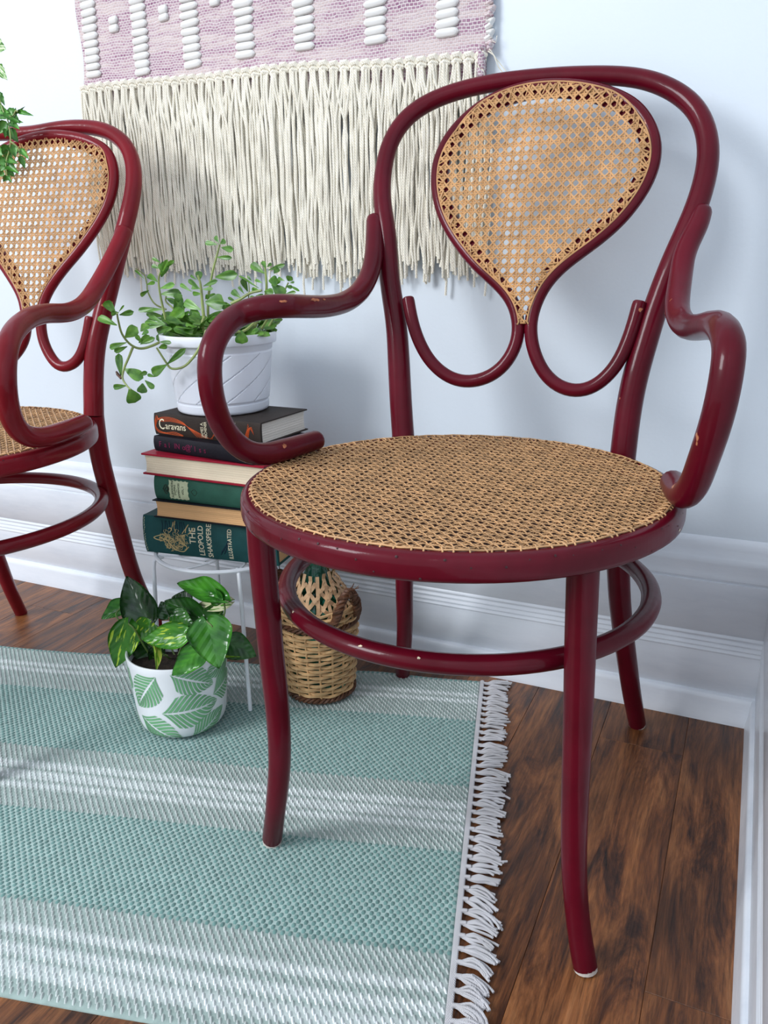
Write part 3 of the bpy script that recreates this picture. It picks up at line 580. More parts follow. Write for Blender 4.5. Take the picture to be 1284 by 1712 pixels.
# moulded skirting: (depth from wall, height)
SK = [(0.0, 0.302), (0.003, 0.300), (0.006, 0.294), (0.0075, 0.286), (0.0085, 0.276), (0.012, 0.272), (0.013, 0.262), (0.0125, 0.250), (0.014, 0.244), (0.0145, 0.2385),
      (0.0125, 0.2375), (0.0125, 0.2345), (0.0155, 0.2335), (0.016, 0.228), (0.016, 0.150), (0.0145, 0.1487), (0.0165, 0.1455), (0.0165, 0.1430), (0.0142, 0.1410), (0.0142, 0.1400), (0.0168, 0.1375), (0.0168, 0.1345),
      (0.0144, 0.1325), (0.0144, 0.1315), (0.0170, 0.1290), (0.0170, 0.1260), (0.0146, 0.1240), (0.0146, 0.1230), (0.0172, 0.1205), (0.0172, 0.1180), (0.0156, 0.1165), (0.0160, 0.110), (0.0162, 0.0505), (0.0148, 0.0490), (0.0148, 0.0478),
      (0.019, 0.0470), (0.0215, 0.0440), (0.0225, 0.038), (0.0235, 0.020), (0.0262, 0.008), (0.0262, 0.0)]
mb = MB(); extrude(mb, SK, 'x', -3.2, 0.43, 0, -1.0)
bb = mb.build('baseboard_back', M['trim'], None, auto=50, kind='structure')
mb = MB(); extrude(mb, SK, 'y', 0.0, -3.4, -1.0, 0.0)
bb2 = mb.build('baseboard_right', M['trim'], None, auto=50, kind='structure'); bb2.location.x = 0.43

floor_mb = MB(); box(floor_mb, -3.2, 0.55, -3.4, 0.12, -0.05, -0.0032)
floor = floor_mb.build('floor', M['seam'], None, smooth=False, kind='structure')
PW = 0.1228
def plank(x0, x1, y0, y1):
    g = 0.00022; be = 0.0004; mb = MB()
    cx, cy = (x0+x1)/2, (y0+y1)/2; hx, hy = (x1-x0)/2-g, (y1-y0)/2-g
    v = []
    for (a, b_, z) in ((hx, hy, -0.004), (hx, hy, -be), (hx-be, hy-be, 0)):
        v += [(-a, -b_, z), (a, -b_, z), (a, b_, z), (-a, b_, z)]
    f = [(8, 9, 10, 11)]
    for k in range(4):
        l = (k+1) % 4; f += [(k, l, 4+l, 4+k), (4+k, 4+l, 8+l, 8+k)]
    mb.add(v, f)
    link('plank', mb.mesh('plank', M['plank'], False), floor, loc=(cx, cy, 0))
k = 0
joints = {0: [-0.575], 1: [-0.138, -1.30], 2: [-0.86], 3: [-0.40], 4: [-1.05], 5: [-0.62], 6: [-0.21, -1.35], 7: [-0.80], 8: [-0.33], 9: [-1.0], 10: [-0.55], 11: [-0.12], 12: [-0.7], 13: [-0.25], 14: [-0.9], 15: [-.4]}
for c in range(16):
    x1 = 0.3225+PW*(1-c); x0 = x1-PW
    if c == 0: x1 = 0.43
    ys = [0.0]+joints[c]+[-1.9]
    for a, b_ in zip(ys, ys[1:]): plank(x0, x1, b_, a)

# ------------------------------------------------------------------ bentwood armchairs
GZ = [0, .1, .253, .38, .466, .55, .632, .70, .774, .86, .95]; GY = [.328, .278, .232, .212, .203, .213, .228, .244, .268, .302, .34]
def gy(z):
    if z <= GZ[0]: return GY[0]
    if z >= GZ[-1]: return GY[-1]
    k = bisect_right(GZ, z)-1; t = (z-GZ[k])/(GZ[k+1]-GZ[k]); t = t
    return GY[k]*(1-t)+GY[k+1]*t
def prep(pts, step=0.006, it=10, n=6): return resample(smooth(resample(crs(pts, n), step), it), step)
def lerp_table(tab):
    def f(t):
        for (a, va), (b, vb) in zip(tab, tab[1:]):
            if t <= b: return va+(vb-va)*(t-a)/(b-a)
        return tab[-1][1]
    return f
def cane_panel(inside, x0, x1, y0, y1, P, mapf, w=0.0019, th=0.0007):
    """open six-way cane weave as real ribbons; mapf(x, y, h) -> 3D"""
    mb = MB(); st = P/3.0; d = 0.115*P
    def strand(ax, ay, dx, dy, length, h0, ph):
        n = int(length/st); run = []
        for i in range(n+1):
            x, y = ax+dx*i*st, ay+dy*i*st
            if inside(x, y): run.append((x, y, i))
            else:
                if len(run) > 2: emit(run, dx, dy, h0, ph)
                run = []
        if len(run) > 2: emit(run, dx, dy, h0, ph)
    def emit(run, dx, dy, h0, ph):
        vs = []; fs = []; nx, ny = -dy, dx
        for (x, y, i) in run:
            h = h0+0.0006*math.cos(2*PI*i/3.0+ph)
            vs += [mapf(x-nx*w/2, y-ny*w/2, h), mapf(x, y, h+th), mapf(x+nx*w/2, y+ny*w/2, h), mapf(x, y, h-th*.4)]
        for i in range(len(run)-1):
            o = i*4
            for k in range(4): l = (k+1) % 4; fs.append((o+k, o+l, o+4+l, o+4+k))
        mb.add(vs, fs)
    i0, i1 = int(math.floor(x0/P))-1, int(math.ceil(x1/P))+1; j0, j1 = int(math.floor(y0/P))-1, int(math.ceil(y1/P))+1
    for i in range(i0, i1+1):
        for s in (-1, 1): strand(i*P+s*d, j0*P, 0, 1, (j1-j0)*P, 0.0004 if s > 0 else -0.0002, 0 if s > 0 else PI)
    for j in range(j0, j1+1):
        for s in (-1, 1): strand(i0*P, j*P+s*d, 1, 0, (i1-i0)*P, 0.0 if s > 0 else 0.0004, PI/2 if s > 0 else -PI/2)
    q = math.sqrt(.5); X0, X1, Y0, Y1 = i0*P, i1*P, j0*P, j1*P
    for k in range(int((X0-Y1)/P)-1, int((X1-Y0)/P)+2):      # x - y = (k+.5) P
        c = (k+.5)*P; xa = max(X0, Y0+c); xb = min(X1, Y1+c)
        if xb > xa: strand(xa, xa-c, q, q, (xb-xa)/q, 0.0011, k)
    for k in range(int((X0+Y0)/P)-1, int((X1+Y1)/P)+2):      # x + y = (k+.5) P
        c = (k+.5)*P; xa = max(X0, c-Y1); xb = min(X1, c-Y0)
        if xb > xa: strand(xa, c-xa, q, -q, (xb-xa)/q, 0.0015, k+1.5)
    return mb

R_OUT, R_CANE, Z_SEAT = 0.2476, 0.2341, 0.4705
SEAT_PROF = [(0.212, 0.4595), (0.220, 0.4600), (0.2240, 0.4640), (0.2290, 0.4680), (0.2345, 0.4700), (0.2400, 0.4700), (0.2445, 0.4680), (0.2470, 0.4640), (R_OUT, 0.4590), (R_OUT, 0.4500), (0.2468, 0.4460), (0.2440, 0.4436), (0.2380, 0.4430), (0.2160, 0.4430), (0.2120, 0.4470), (0.212, 0.4595)]
def seat_ring_mesh(pm):
    mb = MB(); lathe(mb, SEAT_PROF, 96); return mb.mesh('seat_ring', pm, True, 60)
def tack_mesh():
    mb = MB(); r = random.Random(3)
    for i in range(34):
        a = -PI*0.97+PI*0.94*i/33+r.uniform(-.03, .03); z = r.choice([0.4655, 0.4655, 0.4655, 0.4655, 0.459, 0.452, 0.449])+r.uniform(-.0012, .0012)
        rr_ = R_OUT-(0.0012 if z > .462 else -.0001); p = Vector((rr_*math.cos(a), rr_*math.sin(a), z)); n = Vector((math.cos(a), math.sin(a), .4 if z > .462 else 0)).normalized()
        u = n.orthogonal().normalized(); v = n.cross(u); s = r.uniform(.0008, .0014)
        vs = [p+n*0.0006]+[p+u*math.cos(k*PI/3)*s+v*math.sin(k*PI/3)*s for k in range(6)]
        mb.add(vs, [(0, 1+k, 1+(k+1) % 6) for k in range(6)])
    return mb.mesh('tack_holes', M['tack'])
def seat_cane_mesh(cm):
    Ri = 0.2335
    def inside(x, y): return x*x+y*y < Ri*Ri
    def mp(x, y, h): 
        q = 1-(x*x+y*y)/(Ri*Ri); return (x, y, 0.4693+h-0.005*max(q, 0))
    mb = cane_panel(inside, -.235, .235, -.235, .235, 0.0125, mp, 0.00195)
    r = random.Random(8)
    # strand ends turned down into the rim and the binder cane around it
    for k in range(120):
        a = 2*PI*k/120; da = r.uniform(-.02, .02)
        p = [(Ri*.965*math.cos(a), Ri*.965*math.sin(a), .4698), (Ri*.99*math.cos(a+da/2), Ri*.99*math.sin(a+da/2), .4722), ((Ri+.0035)*math.cos(a+da), (Ri+.0035)*math.sin(a+da), .4708), ((Ri+.0040)*math.cos(a+da), (Ri+.0040)*math.sin(a+da), .4690)]
        tube(mb, p, 0.0010, 5)
    tube(mb, [((Ri+.0012)*math.cos(2*PI*k/120), (Ri+.0012)*math.sin(2*PI*k/120), .4712+.0005*math.sin(k*2.1)) for k in range(120)], 0.0011, 5, closed=True)
    return mb.mesh('seat_cane', cm, True, None)
def balloon_parts(root, curve, pm, cm):
    C = prep(curve, 0.006, 10)
    mb = MB()
    n = len(C)
    tube(mb, C, lambda t: 0.0088, 12, round_end=True)
    mb.build('splat_frame', pm, root)
    # closed outline between the two neck points
    best = None; nk = None
    for i in range(n//6, n//2-2):
        for j in range(n-n//6, n//2+2, -1):
            dd = (C[i]-C[j]).length
            if C[i].z < 0.67 and C[j].z < 0.67 and C[i].z > 0.60 and C[j].z > .60 and (best is None or dd < best): best = dd; nk = (i, j)
    O = C[nk[0]:nk[1]+1]; poly = [(p.x, p.z) for p in O]; m = len(poly)
    def off(dist):
        out = []
        for i in range(m):
            a = poly[i-1]; b_ = poly[(i+1) % m]; tx, tz = b_[0]-a[0], b_[1]-a[1]; l = math.hypot(tx, tz) or 1
            out.append((poly[i][0]+tz/l*dist, poly[i][1]-tx/l*dist))
        return out
    # which side is inside
    ar = sum(poly[i-1][0]*poly[i][1]-poly[i][0]*poly[i-1][1] for i in range(m))
    sg = -1 if ar > 0 else 1
    A1, A2 = off(sg*0.004), off(sg*0.0165)
    cx = sum(p[0] for p in poly)/m
    mb = MB(); vs = []; fs = []
    for i in range(m):
        (x1, z1), (x2, z2) = A1[i], A2[i]
        low = min(1.0, max(0.0, (z1-0.655)/0.05))
        if low < 1:
            x2 = x1+(x2-x1)*low; z2 = z1+(z2-z1)*low
        y1, y2 = gy(z1)-.010, gy(z2)-.010
        vs += [(x1, y1-.0062, z1), (x2, y2-.0050, z2), (x2, y2+.003, z2), (x1, y1+.004, z1)]
    for i in range(m-1):
        o = i*4
        for k in range(4): l = (k+1) % 4; fs.append((o+k, o+l, o+4+l, o+4+k))
    mb.add(vs, fs); mb.build('cane_ledge', pm, root)
    # cane
    inner = []; ztop = max(p[1] for p in poly)
    for i, (pa, pb) in enumerate(zip(off(sg*0.0035), off(-sg*0.0035))):
        f = min(1, max(0, (pa[1]-ztop+.048)/.025)); inner.append((pa[0]+(pb[0]-pa[0])*f, pa[1]+(pb[1]-pa[1])*f))
    rows = {}
    def inside(x, z):
        c = False; k = m-1
        for i in range(m):
            xi, zi = inner[i]; xk, zk = inner[k]
            if (zi > z) != (zk > z) and x < (xk-xi)*(z-zi)/(zk-zi)+xi: c = not c
            k = i
        return c
    def mp(x, z, h): return (x, gy(z)-.0185-h, z)
    xs = [p[0] for p in poly]; zs_ = [p[1] for p in poly]
    mb = cane_panel(inside, min(xs)-.01, max(xs)+.01, min(zs_)-.01, max(zs_)+.01, 0.0117, mp, 0.0021)
    r = random.Random(4); I2 = off(sg*0.012); B1 = inner
    for i in range(0, m, 2):
        a = I2[i]; j = (i+r.choice([-2, -1, 1, 2])) % m; b_ = B1[j]
        if a[1] < .66: continue
        tube(mb, [(a[0], gy(a[1])-.0205, a[1]), ((a[0]+b_[0])/2, gy((a[1]+b_[1])/2)-.0212, (a[1]+b_[1])/2), (b_[0], gy(b_[1])-.0185, b_[1]), (b_[0], gy(b_[1])-.0155, b_[1])], 0.0009, 5)
    tube(mb, [(p[0], gy(p[1])-.0192, p[1]) for p in B1], 0.0011, 5)
    mb.build('back_cane', cm, root, kind='stuff')

def leg(root, pts, tab, pm):
    """pts run from the foot up"""
    C = prep(pts, 0.008, 8); mb = MB(); tube(mb, C, lerp_table(tab), 16, caps=True)
    o = mb.build('leg', pm, root)
    p = Vector(C[0]); t = (Vector(C[1])-p).normalized(); mb = MB(); r = tab[0][1]
    zb = 0.0012 if p.z < .01 else p.z-0.004
    tube(mb, [(p.x-t.x*.003, p.y-t.y*.003, zb), (p.x, p.y, p.z+.002)], r*0.96, 16, up=(1, 0, 0))
    mb.build('foot_pad', M['felt'], o)
    return o
def chair(root, c, pm, cm):
    cy_ = MB()
    mb = MB(); B = prep(c['bow'], 0.008, 10)
    tube(mb, B, lerp_table([(0, .0162), (.08, .0158), (.2, .0138), (.33, .0120), (.5, .0112), (.67, .0125), (.8, .0145), (.92, .0162), (1, .0165)]), 16)
    mb.build('back_bow', pm, root)
    leg(root, c['leg_l'], [(0, .0125), (.3, .0135), (.8, .0155), (1, .0162)], pm)
    leg(root, c['leg_r'], [(0, .0135), (.3, .0145), (.8, .0160), (1, .0165)], pm)
    for f in c['front']: leg(root, f, [(0, .0128), (.12, .0125), (.35, .0135), (.75, .0148), (1, .0152)], pm)
    balloon_parts(root, c['balloon'], pm, cm)
    for a in c['arms']:
        C = prep(a, 0.006, 7); mb = MB()
        tube(mb, C, lerp_table([(0, .0120), (.04, .0128), (.2, .0138), (.9, .0142), (1, .0128)]), 16, round_end=True)
        mb.build('arm', pm, root)
    # foot ring
    mb = MB(); rr_ = c['ring'][0]
    tube(mb, [(rr_*math.cos(2*PI*k/96), c['ring'][1]+rr_*math.sin(2*PI*k/96), c['ring'][2]) for k in range(96)], 0.0108, 12, closed=True, up=(0, 0, 1), flat=1.05)
    mb.build('stretcher_ring', pm, root)
    for (a, b_) in c['blocks']:
        mb = MB(); tube(mb, [a, b_], 0.0075, 10); mb.build('spacer_block', pm, root)

C_MAIN = dict(
 bow=[[-0.1534,0.2034,0.469],[-0.1592,0.2092,0.5182],[-0.1631,0.2144,0.5578],[-0.1719,0.2264,0.6234],[-0.1813,0.2342,0.6583],[-0.189,0.2413,0.6884],[-0.1997,0.26,0.7493],[-0.2105,0.2706,0.7805],[-0.2173,0.2824,0.8104],[-0.2181,0.298,0.8498],[-0.2099,0.3123,0.8845],[-0.185,0.3244,0.913],[-0.1398,0.332,0.931],[-0.0809,0.3358,0.9401],[-0.0145,0.3366,0.9419],[0.0496,0.3351,0.9385],[0.1113,0.3319,0.9307],[0.1516,0.3263,0.9175],[0.1887,0.3159,0.8929],[0.2087,0.3041,0.865],[0.2183,0.2904,0.8307],[0.2169,0.2772,0.7973],[0.2116,0.2659,0.7677],[0.2027,0.2566,0.7387],[0.1927,0.2469,0.7089],[0.1835,0.2381,0.6751],[0.1742,0.2292,0.6373],[0.1671,0.2219,0.5984],[0.1612,0.2161,0.5671],[0.1568,0.2095,0.5205],[0.1553,0.2033,0.4627]],
 leg_l=[[-0.2103,0.3278,0.0004],[-0.1934,0.294,0.068],[-0.1791,0.2661,0.1395],[-0.171,0.2455,0.2081],[-0.1577,0.2161,0.354],[-0.1534,0.2034,0.469]],
 leg_r=[[0.1943,0.325,0.0059],[0.1843,0.2861,0.0838],[0.1725,0.2563,0.1723],[0.1653,0.2399,0.2268],[0.1593,0.2261,0.2908],[0.1547,0.2117,0.3826],[0.1553,0.2033,0.4627]],
 balloon=[[-0.1536,0.2249,0.6614],[-0.1456,0.2183,0.6334],[-0.1341,0.2131,0.6055],[-0.1147,0.2079,0.577],[-0.0894,0.2044,0.5578],[-0.0628,0.203,0.5502],[-0.0334,0.204,0.5555],[-0.0097,0.2069,0.5713],[0.0047,0.2112,0.595],[0.0092,0.2155,0.6181],[0.0061,0.2188,0.6356],[0.0004,0.2226,0.6514],[-0.0117,0.2264,0.6676],[-0.0333,0.2306,0.6855],[-0.0576,0.2353,0.7041],[-0.0886,0.2455,0.7354],[-0.1125,0.2558,0.7673],[-0.1282,0.2704,0.8055],[-0.1311,0.2839,0.8394],[-0.1214,0.295,0.8672],[-0.1019,0.3054,0.8918],[-0.072,0.3143,0.9129],[-0.0364,0.3195,0.9252],[0.0036,0.3208,0.9283],[0.0474,0.3187,0.9233],[0.0871,0.3137,0.9114],[0.1212,0.3062,0.8937],[0.1423,0.2965,0.8706],[0.1553,0.2845,0.8411],[0.1542,0.2727,0.8111],[0.1439,0.2624,0.7851],[0.1237,0.252,0.7556],[0.0952,0.2437,0.7298],[0.0619,0.2356,0.7049],[0.0396,0.2297,0.6815],[0.0278,0.2236,0.6557],[0.023,0.2179,0.6317],[0.0263,0.2134,0.6071],[0.0356,0.209,0.583],[0.0518,0.205,0.5607],[0.0726,0.2028,0.5479],[0.096,0.2024,0.5453],[0.1179,0.204,0.5554],[0.1379,0.2083,0.5792],[0.1483,0.2133,0.6065],[0.1544,0.218,0.632],[0.1587,0.2242,0.6584]],
 arms=[[[-0.2198, 0.263, 0.7709], [-0.2122, 0.245, 0.7405], [-0.2047, 0.22, 0.7062], [-0.2037, 0.195, 0.6825], [-0.2058, 0.17, 0.6671], [-0.211, 0.14, 0.6581], [-0.21, 0.079, 0.6564], [-0.215, -0.0048, 0.6618], [-0.235, -0.0279, 0.6613], [-0.26, -0.03, 0.6544], [-0.2633, -0.06, 0.6436], [-0.2642, -0.08, 0.6292], [-0.2654, -0.09, 0.6136], [-0.2665, -0.092, 0.5959], [-0.2684, -0.09, 0.5744], [-0.2695, -0.083, 0.5512], [-0.2704, -0.07, 0.5264], [-0.2665, -0.056, 0.506], [-0.256, -0.046, 0.4915], [-0.244, -0.033, 0.486], [-0.236, -0.01, 0.485], [-0.231, 0.012, 0.4852], [-0.225, 0.042, 0.4855], [-0.218, 0.07, 0.486]],
 [[0.2185, 0.263, 0.7654], [0.2171, 0.25, 0.7498], [0.2063, 0.225, 0.7176], [0.2054, 0.205, 0.6923], [0.2061, 0.18, 0.6701], [0.2091, 0.15, 0.6493], [0.2214, 0.12, 0.6371], [0.2384, 0.07, 0.6401], [0.2525, 0.005, 0.6474], [0.2631, -0.05, 0.6495], [0.2715, -0.08, 0.639], [0.2721, -0.09, 0.6228], [0.2716, -0.092, 0.6057], [0.2701, -0.092, 0.588], [0.2676, -0.09, 0.5697], [0.2638, -0.083, 0.5496], [0.2594, -0.072, 0.5279], [0.2545, -0.057, 0.5045], [0.248, -0.045, 0.49], [0.241, -0.025, 0.4855], [0.235, -0.002, 0.4855], [0.229, 0.022, 0.486]]],
 front=[[(-.1990,-.1310,.0090),(-.1900,-.1390,.0350),(-.1800,-.1480,.0680),(-.1705,-.1540,.1060),(-.1640,-.1570,.1400),(-.1600,-.1590,.1876),(-.1605,-.1594,.2363),(-.1645,-.1583,.2928),(-.1665,-.1572,.3483),(-.1695,-.1561,.4015),(-.1700,-.1550,.4440)],
        [(.2030,-.1640,.0040),(.1965,-.1600,.0280),(.1896,-.1550,.0600),(.1847,-.1520,.0950),(.1813,-.1500,.1297),(.1784,-.1500,.2017),(.1771,-.1500,.2538),(.1752,-.1500,.3196),(.1734,-.1500,.3733),(.1720,-.1500,.4284),(.1715,-.1500,.4450)]],
 ring=(.2190,.0321,.3351), blocks=[])
C_SIDE = dict(C_MAIN, front=[C_MAIN['front'][0], [(x-.028*(1-z/.45), y+.012*(1-z/.45), z) for x, y, z in C_MAIN['front'][1]]], bow=[[-0.1534,0.2034,0.469],[-0.1592,0.2092,0.5182],[-0.1631,0.2144,0.5578],[-0.1719,0.2264,0.6234],[-0.1813,0.2342,0.6583],[-0.189,0.2413,0.6884],[-0.1997,0.26,0.7493],[-0.2105,0.2706,0.7805],[-0.2173,0.2824,0.8104],[-0.2181,0.298,0.8498],[-0.2099,0.3123,0.8845],[-0.185,0.3244,0.913],[-0.1398,0.332,0.931],[-0.0155,0.3306,0.9277],[0.0467,0.3325,0.9322],[0.1096,0.3313,0.9294],[0.1559,0.326,0.9169],[0.1898,0.3163,0.8938],[0.2075,0.3029,0.862],[0.2125,0.289,0.827],[0.2092,0.2754,0.7927],[0.2054,0.2672,0.7716],[0.1591,0.221,0.594],[0.1538,0.2125,0.546],[0.1509,0.2113,0.5361],[0.1482,0.2035,0.4701]],
 leg_r=[[0.146,0.328,0.0],[0.1445,0.3,0.06],[0.1434,0.2614,0.1551],[0.1492,0.2307,0.2614],[0.1455,0.2184,0.3392],[0.144,0.21,0.3991],[0.1482,0.2035,0.4701]],
 balloon=[[-0.1743,0.2178,0.6307],[-0.1673,0.215,0.612],[-0.1552,0.211,0.59],[-0.1168,0.2048,0.56],[-0.0491,0.2026,0.5467],[-0.0177,0.2035,0.5525],[0.0178,0.2097,0.5865],[0.0245,0.2154,0.6176],[0.0235,0.218,0.633],[0.0163,0.2248,0.661],[-0.0137,0.2338,0.6992],[-0.0544,0.2472,0.7407],[-0.0924,0.2657,0.7934],[-0.1025,0.2838,0.8393],[-0.0907,0.2984,0.8751],[-0.0763,0.3046,0.89],[-0.047,0.307,0.904],[-0.007,0.3095,0.914],[0.04,0.3105,0.9185],[0.085,0.3095,0.914],[0.125,0.307,0.904],[0.1543,0.3046,0.89],[0.1687,0.2984,0.8751],[0.1805,0.2838,0.8393],[0.1704,0.2657,0.7934],[0.1324,0.2472,0.7407],[0.0917,0.2338,0.6992],[0.0617,0.2248,0.661],[0.0545,0.218,0.633],[0.0535,0.2154,0.6176],[0.0592,0.2097,0.5865],[0.0834,0.2035,0.5525],[0.1003,0.2026,0.5467],[0.1298,0.2048,0.56],[0.144,0.211,0.59],[0.1505,0.215,0.612],[0.1543,0.2178,0.6307]],
 arms=[C_MAIN["arms"][0], [[0.2079,0.263,0.7668],[0.2044,0.25,0.7462],[0.198,0.225,0.7121],[0.195,0.19,0.6767],[0.201,0.15,0.6534],[0.2102,0.1,0.6442],[0.2133,0.05,0.6466],[0.2265,-0.0,0.6421],[0.2453,-0.05,0.627],[0.2598,-0.08,0.6054],[0.2644,-0.092,0.5808],[0.2591,-0.09,0.5501],[0.2483,-0.075,0.5158],[0.2465,-0.055,0.4935],[0.249,-0.025,0.486],[0.248,0.005,0.4855],[0.244,0.04,0.486],[0.236,0.078,0.4865]]])

seat_me = seat_ring_mesh(M['paint']); tacks_me = tack_mesh(); seatcane_me = seat_cane_mesh(M['cane'])
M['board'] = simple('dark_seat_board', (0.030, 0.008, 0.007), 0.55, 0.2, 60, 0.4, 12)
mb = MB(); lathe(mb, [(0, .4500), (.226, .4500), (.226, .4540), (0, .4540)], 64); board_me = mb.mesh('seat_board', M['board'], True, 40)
def full_chair(label, loc, rz, c, pm, cm, sm):
    root = thing('bentwood_armchair', label, 'chair', loc, rz, 'red bentwood armchairs with cane seats')
    s = link('seat_ring', sm, root); link('tack_holes', tacks_me, s, kind='stuff')
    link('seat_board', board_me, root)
    link('seat_cane', seatcane_me, root, kind='stuff')
    chair(root, c, pm, cm); return root
main_chair = full_chair('large burgundy bentwood armchair in the foreground, right of the book stack', (0.0576, -0.4110, 0), 0.0104, C_MAIN, M['paint'], M['cane_back'], seat_me)
seat_me2 = seat_me.copy(); seat_me2.materials[0] = M['paint_lit']
full_chair('red bentwood armchair cut off by the left edge, under the trailing vine', (-0.775, -0.466, 0), 0.095, C_SIDE, M['paint_lit'], M['cane_back'], seat_me2)

M['bare_wood'] = simple('bare_wood', (0.40, 0.13, 0.055), 0.7, 0.5, 300, 0.4, 120)
M['old_primer'] = simple('old_primer', (0.72, 0.60, 0.42), 0.7, 0.5, 300, 0.2, 90)
def chip(pfun, su, sv, mat, seed, name='paint_chip'):
    """irregular worn patch lying on the surface pfun(u, v)"""
    r = random.Random(seed); n = 14; ring = [(math.cos(2*PI*k/n)*r.uniform(.45, 1.1), math.sin(2*PI*k/n)*r.uniform(.45, 1.1)) for k in range(n)]
    vs = [pfun(0, 0)]+[pfun(a*.5*su, b_*.5*sv) for a, b_ in ring]+[pfun(a*su, b_*sv) for a, b_ in ring]
    fs = [(0, 1+k, 1+(k+1) % n) for k in range(n)]+[(1+k, 1+n+k, 1+n+(k+1) % n, 1+(k+1) % n) for k in range(n)]
    mb = MB(); mb.add(vs, fs); return mb.build(name, mat, main_chair, smooth=True, auto=None)
armC = prep(C_MAIN['arms'][0], 0.006, 7)
def on_tube(C, s0, face, rad):
    def f(u, v):
        s = s0+u/.006; i = max(1, min(len(C)-3, int(s))); fr = s-i; p = C[i].lerp(C[i+1], fr); t = (C[i+1]-C[i-1]).normalized()
        n_ = Vector(face); n_ = (n_-t*n_.dot(t)).normalized(); b_ = t.cross(n_); a = v/rad
        return p+(n_*math.cos(a)+b_*math.sin(a))*(rad+.0003)
    return f
best = min(range(len(armC)), key=lambda i: (armC[i]-Vector((-.214, .040, .659))).length)
chip(on_tube(armC, best, (.55, -.65, .45), .0139), .0125, .0030, M['bare_wood'], 3)
chip(on_tube(armC, best-4, (.55, -.60, .50), .0139), .0045, .0018, M['bare_wood'], 4)
chip(on_tube(armC, best+9, (.55, -.65, .35), .0140), .0050, .0020, M['bare_wood'], 5)
chip(on_tube(armC, len(armC)-14, (.3, -.75, .35), .0142), .0055, .0035, M['bare_wood'], 8)
def on_rim(a0, z0): return lambda u, v: Vector(((R_OUT+.0004)*math.cos(a0+u/R_OUT), (R_OUT+.0004)*math.sin(a0+u/R_OUT), z0+v))
chip(on_rim(math.radians(203), .4565), .014, .0022, M['old_primer'], 6)
chip(on_rim(math.radians(-9), .4520), .004, .0018, M['old_primer'], 7)
def on_ring(a0, lift): 
    def f(u, v):
        a = a0+u/.219; ph = lift+v/.0112; r_ = .2190+.0112*math.cos(ph); return Vector((r_*math.cos(a), .0321+r_*math.sin(a), .3351+.0112*math.sin(ph)))
    return f
for a, sd in ((-99, 11), (-83, 12), (-128, 13)): chip(on_ring(math.radians(a), .75), .0024, .0016, M['old_primer'], sd)

# ------------------------------------------------------------------ rug
RA = math.radians(15); RO = Vector((-0.021, -0.048)); RU = Vector((-math.cos(RA), -math.sin(RA))); RV = Vector((math.sin(RA), -math.cos(RA)))
RUGW = 0.706
def rug_pt(u, v, h=0.0):
    e = 0.004*math.sin(u*9.0+1.0)*max(0, 1-v/.1)+0.003*math.sin(u*7)*max(0, (v-.55)/.1)
    lift = 0.0012+0.0009*math.sin(u*13+v*4)+0.0009*math.sin(v*17-u*5)
    lift += 0.010*math.exp(-((u-0.60)/.07)**2)*math.exp(-((v-.02)/.06)**2)
    lift += 0.007*math.exp(-((u-0.80)/.06)**2)*math.exp(-((v-.27)/.10)**2)
    lift += 0.004*math.exp(-((u-0.18)/.06)**2)*math.exp(-(v/.05)**2)
    p = RO+RU*u+RV*(v+e)
    return (p.x, p.y, 0.0008+lift+h)
rug = thing('woven_rug', 'mint green striped woven rug with a white fringe on the wood floor', 'rug', (0, 0, 0))
BANDS = [(0.0, .006, 0), (.006, .045, 1), (.045, .060, 2), (.060, .068, 1), (.068, .083, 2), (.083, .133, 1), (.133, .297, 0), (.297, .335, 1), (.335, .350, 2), (.350, .357, 1), (.357, .373, 2), (.373, .380, 1), (.380, .394, 2), (.394, .431, 1),
         (.431, .584, 0), (.584, .620, 1), (.620, .635, 2), (.635, .643, 1), (.643, .660, 2), (.660, .667, 1), (.667, .682, 2), (.682, .710, 1)]
def band(v):
    for a, b_, k in BANDS:
        if v < b_: return k
    return 0
BASEC = {0: (0.415, 0.545, 0.51), 1: (0.33, 0.42, 0.39), 2: (0.52, 0.59, 0.57)}
DOTC = {0: (0.15, 0.275, 0.255), 1: (0.52, 0.57, 0.55), 2: (0.78, 0.82, 0.82)}
rr = random.Random(11)
mb = MB(); NU, NV = 200, 110; ULEN = 1.25
for i in range(NU+1):
    for j in range(NV+1):
        v = RUGW*j/NV; u = ULEN*i/NU; c = BASEC[band(v)]; mb.v.append(rug_pt(u, v)); q = rr.uniform(.88, 1.1); mb.c.append(tuple(x*q for x in c))
for i in range(NU):
    for j in range(NV): a = i*(NV+1)+j; mb.f.append((a, a+1, a+NV+2, a+NV+1)); mb.mi.append(0)
# turned edge down to the floor
for edge in ([(i*(NV+1)) for i in range(NU+1)], [(i*(NV+1)+NV) for i in range(NU, -1, -1)], list(range(NV, -1, -1))):
    o = len(mb.v)
    for a in edge: x, y, z = mb.v[a]; mb.v.append((x, y, 0.0)); mb.c.append(mb.c[a])
    for k in range(len(edge)-1): mb.f.append((edge[k], edge[k+1], o+k+1, o+k)); mb.mi.append(0)
mb.build('rug_body', M['yarn'], rug, auto=None)
